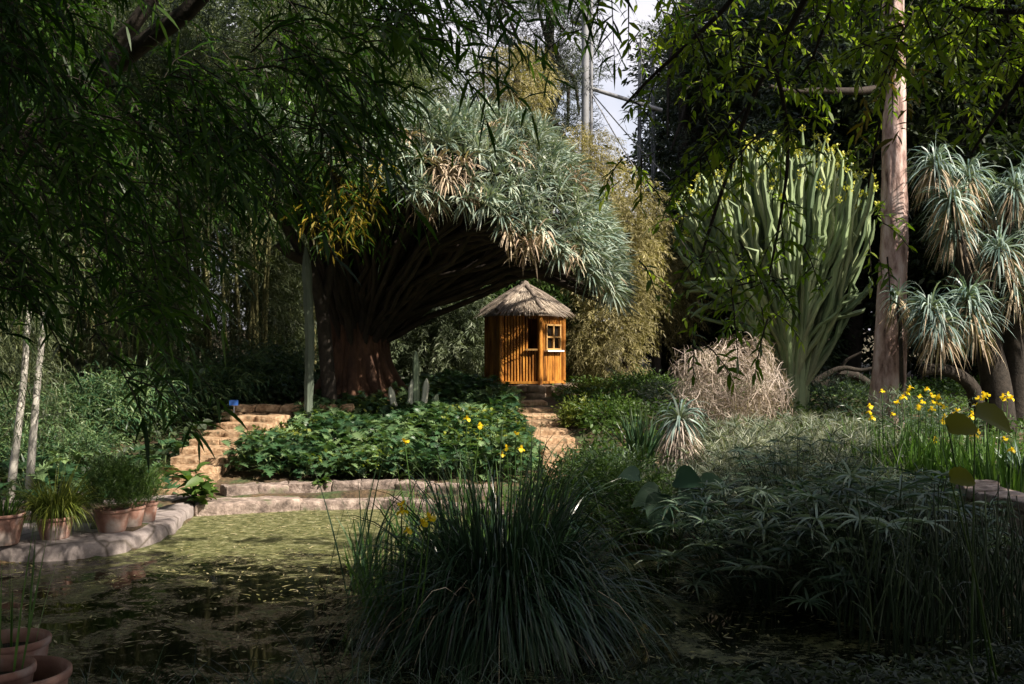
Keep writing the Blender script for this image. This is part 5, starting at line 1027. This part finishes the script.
# weeping bamboo that leans in over the pond
def weeping_bamboo():
    b0 = np.array([-7.6, 5.6, .4]); r = thing('weeping_bamboo', 'dark weeping bamboo leaning in over the pond, its leafy tips hanging over the pots', 'bamboo', b0)
    N = 16000; px, py = U(-160, 660, N), U(-60, 450, N)
    bot = np.interp(px, [-160, 0, 60, 95, 130, 160, 175, 200, 240, 330, 375, 400, 430, 500, 560, 610, 660], [420, 320, 300, 370, 405, 380, 265, 215, 195, 195, 150, 95, 80, 66, 48, 34, 28])
    dens = np.interp(px, [-160, 200, 330, 400, 480, 660], [1, 1, .9, .6, .35, .25]) * np.interp(py / bot, [0, .55, .8, 1.0], [1, 1, .7, .2]) * (.65 + .5 * np.sin(px * .035 + py * .02) * np.sin(py * .045 - px * .012))
    for pl in (((98, 84), (140, 42), (185, 18), (240, 0)), ((95, 78), (112, 45), (160, 8))):     # the limbs show through a thin place
        for (x0, y0), (x1, y1) in zip(pl[:-1], pl[1:]):
            tq = np.clip(((px - x0) * (x1 - x0) + (py - y0) * (y1 - y0)) / ((x1 - x0) ** 2 + (y1 - y0) ** 2), 0, 1); dq_ = np.hypot(px - x0 - tq * (x1 - x0), (py + 38 - y0 - tq * (y1 - y0)) / 2.4); dens *= 1 - .95 * np.exp(-(dq_ / 26) ** 2)
    dens *= 1 - .85 * np.exp(-((px - 515) / 45) ** 2 - ((py - 75) / 40) ** 2); dens *= 1 - .93 * np.exp(-((px - 595) / 55) ** 2 - ((py - 70) / 115) ** 2)
    dens *= 1 - .8 * np.exp(-((px - 125) / 38) ** 2 - ((py - 15) / 26) ** 2)
    dens *= 1 - .8 * np.exp(-((px - 440) / 40) ** 2 - ((py - 58) / 26) ** 2)
    k = (py < bot) & (U(0, 1, N) < dens * .36); px, py = px[k], py[k]; n = len(px)
    d = U(4.6, 9.5, n) - np.clip((py - 220) / 200, 0, 1) * .9 * U(.0, 1, n); d = np.maximum(d, 4.4); P = W(px, py, d)
    k2 = ~sunny(P, .6); P = P[k2]; n = len(P)
    mb = MB(); tw = MB(); Dr = np.c_[U(.0, .9, n), Nn(.5, n), U(-.6, .3, n)]; cl = np.clip(.4 + .35 * np.sin(P[:, 0] * 2.1 + P[:, 2]) * np.sin(P[:, 2] * 2.3 + P[:, 1]) + Nn(.15, n), 0, 1)
    sprays(mb, P - b0, Dr, U(.3, .65, n), 11, .19, .022, 1.4, .8, .8, 3, tint=cl, twig=tw)
    # the crown overhead, outside the picture, shaped to shade the foreground
    L = np.array([(-4.5, 3, 6.6, 3.6, 4.0, 1.6), (-1.5, 7, 7.2, 3.2, 2.6, 1.4), (-7, 8, 6.4, 3, 4, 2.0), (-5, 12, 8.3, 3, 2.5, 1.3)]); n2 = 7500; Q, dq = lobes(L, n2, .7); k = above_frame(Q) & ~sunny(Q); Q, dq = Q[k], dq[k]
    sprays(mb, Q - b0, dq + [0, 0, -.4], U(.4, .8, len(Q)), 10, .20, .032, 1.2, .9, .75, 2)
    mb.build('foliage', M['bamboo_leaf'], r); tw.build('twigs', M['dark_bark'], r)
    for i in range(12):
        y0, ex, ey, ez = U(-1.0, 1.5), U(-5, .5), U(5, 9), U(4.8, 6.6); cm = MB(); e = np.array([ex, ey, max(ez, CZ + .38 * ey + .7)]); s = b0 + [U(-.7, .7), y0, 0]
        tubes(cm, [smooth_path([s - b0, (s + [.2, .1, 3.2]) - b0, s + (e - s) * .55 + [0, 0, 1.6] - b0, e - b0], 16)], [np.linspace(.045, .014, 16)], 7); cm.build('culm', M['culm'], r)
weeping_bamboo()
# tall tree whose two dark limbs cross the upper corner
def limb_tree():
    b0 = np.array([-9.5, 10.5, .3]); r = thing('limb_tree', 'tall dark tree whose two bare limbs slant across the upper corner', 'tree', b0); mb = MB()
    for pts, r0, r1 in (([(0, 0, -.3), (.1, 0, 2), (.5, -.2, 4.0), (1.2, -.3, 6.5), (1.6, 0, 11.5)], .34, .2), ([W(-40, 200, 9.6) - b0, W(60, 110, 9.6) - b0, W(98, 84, 9.5) - b0, W(140, 42, 9.4) - b0, W(185, 18, 9.2) - b0, W(230, -40, 9.0) - b0], .12, .07), ([(1.0, -.3, 4.6), W(20, 140, 9.9) - b0, W(95, 78, 9.9) - b0, W(112, 45, 9.8) - b0, W(150, 12, 9.7) - b0, W(170, -30, 9.7) - b0], .10, .065), ([(.6, -.2, 4.2), W(-40, 200, 9.6) - b0], .14, .12)):
        tubes(mb, [smooth_path(pts, 18)], [np.linspace(r0, r1, 18)], 9)
    mb.build('trunk', M['dark_bark'], r)
    L = np.array([(-6, 13, 11, 3.5, 3.5, 2.2), (-2, 15, 11.8, 3.6, 3.0, 1.8), (1.5, 17, 12.2, 3, 3, 1.5), (-8, 17, 11, 3, 3.5, 2.2), (-3.5, 18.5, 12.3, 3.5, 3, 1.6), (-10, 10, 9, 3.5, 3.5, 2.5)]); n = 6500; P, d = lobes(L, n, .7)  # unseen high crown, placed up the sun's path to darken the bamboo grove
    k = above_frame(P) & ~sunny(P, 1.1); P, d = P[k], d[k]; mb = MB(); sprays(mb, P - b0, d + [0, 0, -.1], U(.5, 1.0, len(P)), 11, .26, .085, .8, .5, .9, 2); mb.build('crown', M['wood_dark'], r)
limb_tree()
# broad tree with hanging compound leaves
def hanging_tree():
    b0 = np.array([7.5, 3.0, .4]); r = thing('hanging_tree', 'broad tree trailing thin dark twigs and hanging bright green leaves across the view', 'tree', b0); tk = MB()
    tubes(tk, [smooth_path([(0, 0, -.4), (-.1, 0, 2.2), (-.4, .3, 4.2), (-1, .6, 7.5)], 12)], [np.linspace(.36, .2, 12)], 12)
    for e in ((-8, 3, 4.8), (-6.5, 2.2, 4.4), (-4, 2.6, 4.6), (-9, -1, 5.5), (-2, 4, 4.6)): tubes(tk, [smooth_path([(-.3, .2, 3.6), np.array(e) * [.5, .5, .9] + [0, 0, .6], e], 12)], [np.linspace(.15, .05, 12)], 8)
    paths = [([(840, -90), (806, 0), (772, 58), (746, 108), (731, 165), (712, 220), (700, 262)], 5.0, .013), ([(895, -80), (885, 40), (886, 95), (876, 140), (868, 188)], 5.4, .010), ([(772, 55), (784, 100), (789, 160), (781, 215), (768, 282)], 4.9, .009), ([(760, -60), (734, 0), (692, 40), (650, 78), (622, 108)], 4.6, .010), ([(1075, 30), (1026, 72), (992, 122), (972, 152)], 4.4, .010), ([(1060, 10), (1000, 12), (960, 8), (930, -30)], 4.8, .012), ([(1000, -60), (1012, 60), (1004, 130)], 5.2, .006), ([(830, 10), (812, 60), (790, 90)], 5.0, .006), ([(731, 165), (752, 140), (770, 128), (800, 130)], 5.0, .004), ([(746, 108), (718, 140), (690, 168), (668, 182)], 4.9, .005)]
    SP, SD = [], []
    for pts, d, r0 in paths:
        q = np.array([W(x, y, d + .12 * i) for i, (x, y) in enumerate(pts)]); p = smooth_path(q, 18); tubes(tk, [p - b0], [np.linspace(r0 * 1.5, r0 * .6, 18)], 6)
        for f in U(.15, 1, 9): i = int(f * 17); SP.append(p[i]); SD.append([U(-1, 1), U(-1, 1), U(-.7, .2)])
    N = 9000; px, py = U(560, 1120, N), U(-60, 350, N)
    bot = np.interp(px, [560, 600, 660, 720, 800, 860, 900, 960, 1024, 1120], [20, 60, 110, 105, 95, 75, 60, 110, 120, 150])
    dens = np.interp(py / bot, [0, .4, .8, 1.0, 1.25], [.75, .5, .25, .1, 0]) * (.6 + .6 * np.sin(px * .03 + 1) * np.sin(py * .05 + px * .011)) * np.interp(px, [560, 660, 720], [.25, .5, 1])
    for cx, cy, sx, sy, a in ((640, 165, 22, 24, .4), (700, 215, 40, 50, .22), (760, 285, 45, 32, .45), (700, 275, 30, 30, .35), (760, 180, 80, 70, .06), (985, 95, 45, 35, .3), (880, 160, 18, 50, .12), (880, 240, 14, 30, .10), (740, 320, 22, 12, .3), (888, 30, 55, 42, .75), (700, 250, 60, 60, .14), (660, 180, 30, 30, .25)): dens = np.maximum(dens, a * np.exp(-((px - cx) / sx) ** 2 - ((py - cy) / sy) ** 2))
    dens *= 1 - .8 * np.exp(-((px - 590) / 40) ** 2 - ((py - 75) / 95) ** 2)
    k = U(0, 1, N) < dens * .29; P = W(px[k], py[k], U(4.0, 7.5, k.sum())); P = np.concatenate([P, np.array(SP)]); n = len(P); D = np.c_[Nn(.7, (n, 2)), U(-.9, .15, n)]
    mb = MB(); tw = tk; cl = np.clip(np.interp(P[:, 2] - .3 * P[:, 1], [1, 2], [.4, .7]) + Nn(.2, n), 0, 1)
    sprays(mb, P - b0, D, U(.18, .34, n), 11, .078, .021, .9, .9, .9, 3, tint=cl, twig=tw, prof=np.array([.25, 1, .75, .02]))
    yl = MB(); k = np.exp(-((px - 895) / 30) ** 2 - ((py - 70) / 45) ** 2) * .35 > U(0, 1, N); k &= U(0, 1, N) < .22; Q = W(px[k], py[k], U(4.5, 6, k.sum())); sprays(yl, Q - b0, np.c_[Nn(.6, (len(Q), 2)), U(-1, 0, len(Q))], U(.15, .3, len(Q)), 10, .09, .02, 1, .9, .9, 3, prof=np.array([.25, 1, .75, .02])); yl.build('yellowed_leaves', M['yellow_leaf'], r)
    L = np.array([(5, 1.5, 7.2, 5.0, 4.2, 2.0), (1, 1, 7.0, 4.0, 4, 1.8), (9, 4.5, 7.2, 3.5, 3.0, 2.4), (4.5, 5.0, 6.6, 4, 2.4, 1.5), (-2, 2.5, 6.6, 3, 3, 1.5), (8, -2, 8, 4, 4, 2.2), (2, -4, 7, 5, 4, 2), (-4, -3, 7, 4, 4, 2), (4.6, 3.6, 5.6, 3.0, 2.0, 1.0), (7.5, 5.5, 5.4, 2.4, 1.8, 1.2)]); n = 17000; Q, d = lobes(L, n, .8); k = above_frame(Q) & ~sunny(Q); Q, d = Q[k], d[k]  # unseen crown overhead, spread out to keep sun and sky off the foreground
    sprays(mb, Q - b0, d + [0, 0, -.3], U(.4, .8, len(Q)), 11, .21, .07, .9, .8, .9, 2); mb.build('crown', M['pecan_leaf'], r); tk.build('trunk', M['dark_bark'], r)
hanging_tree()
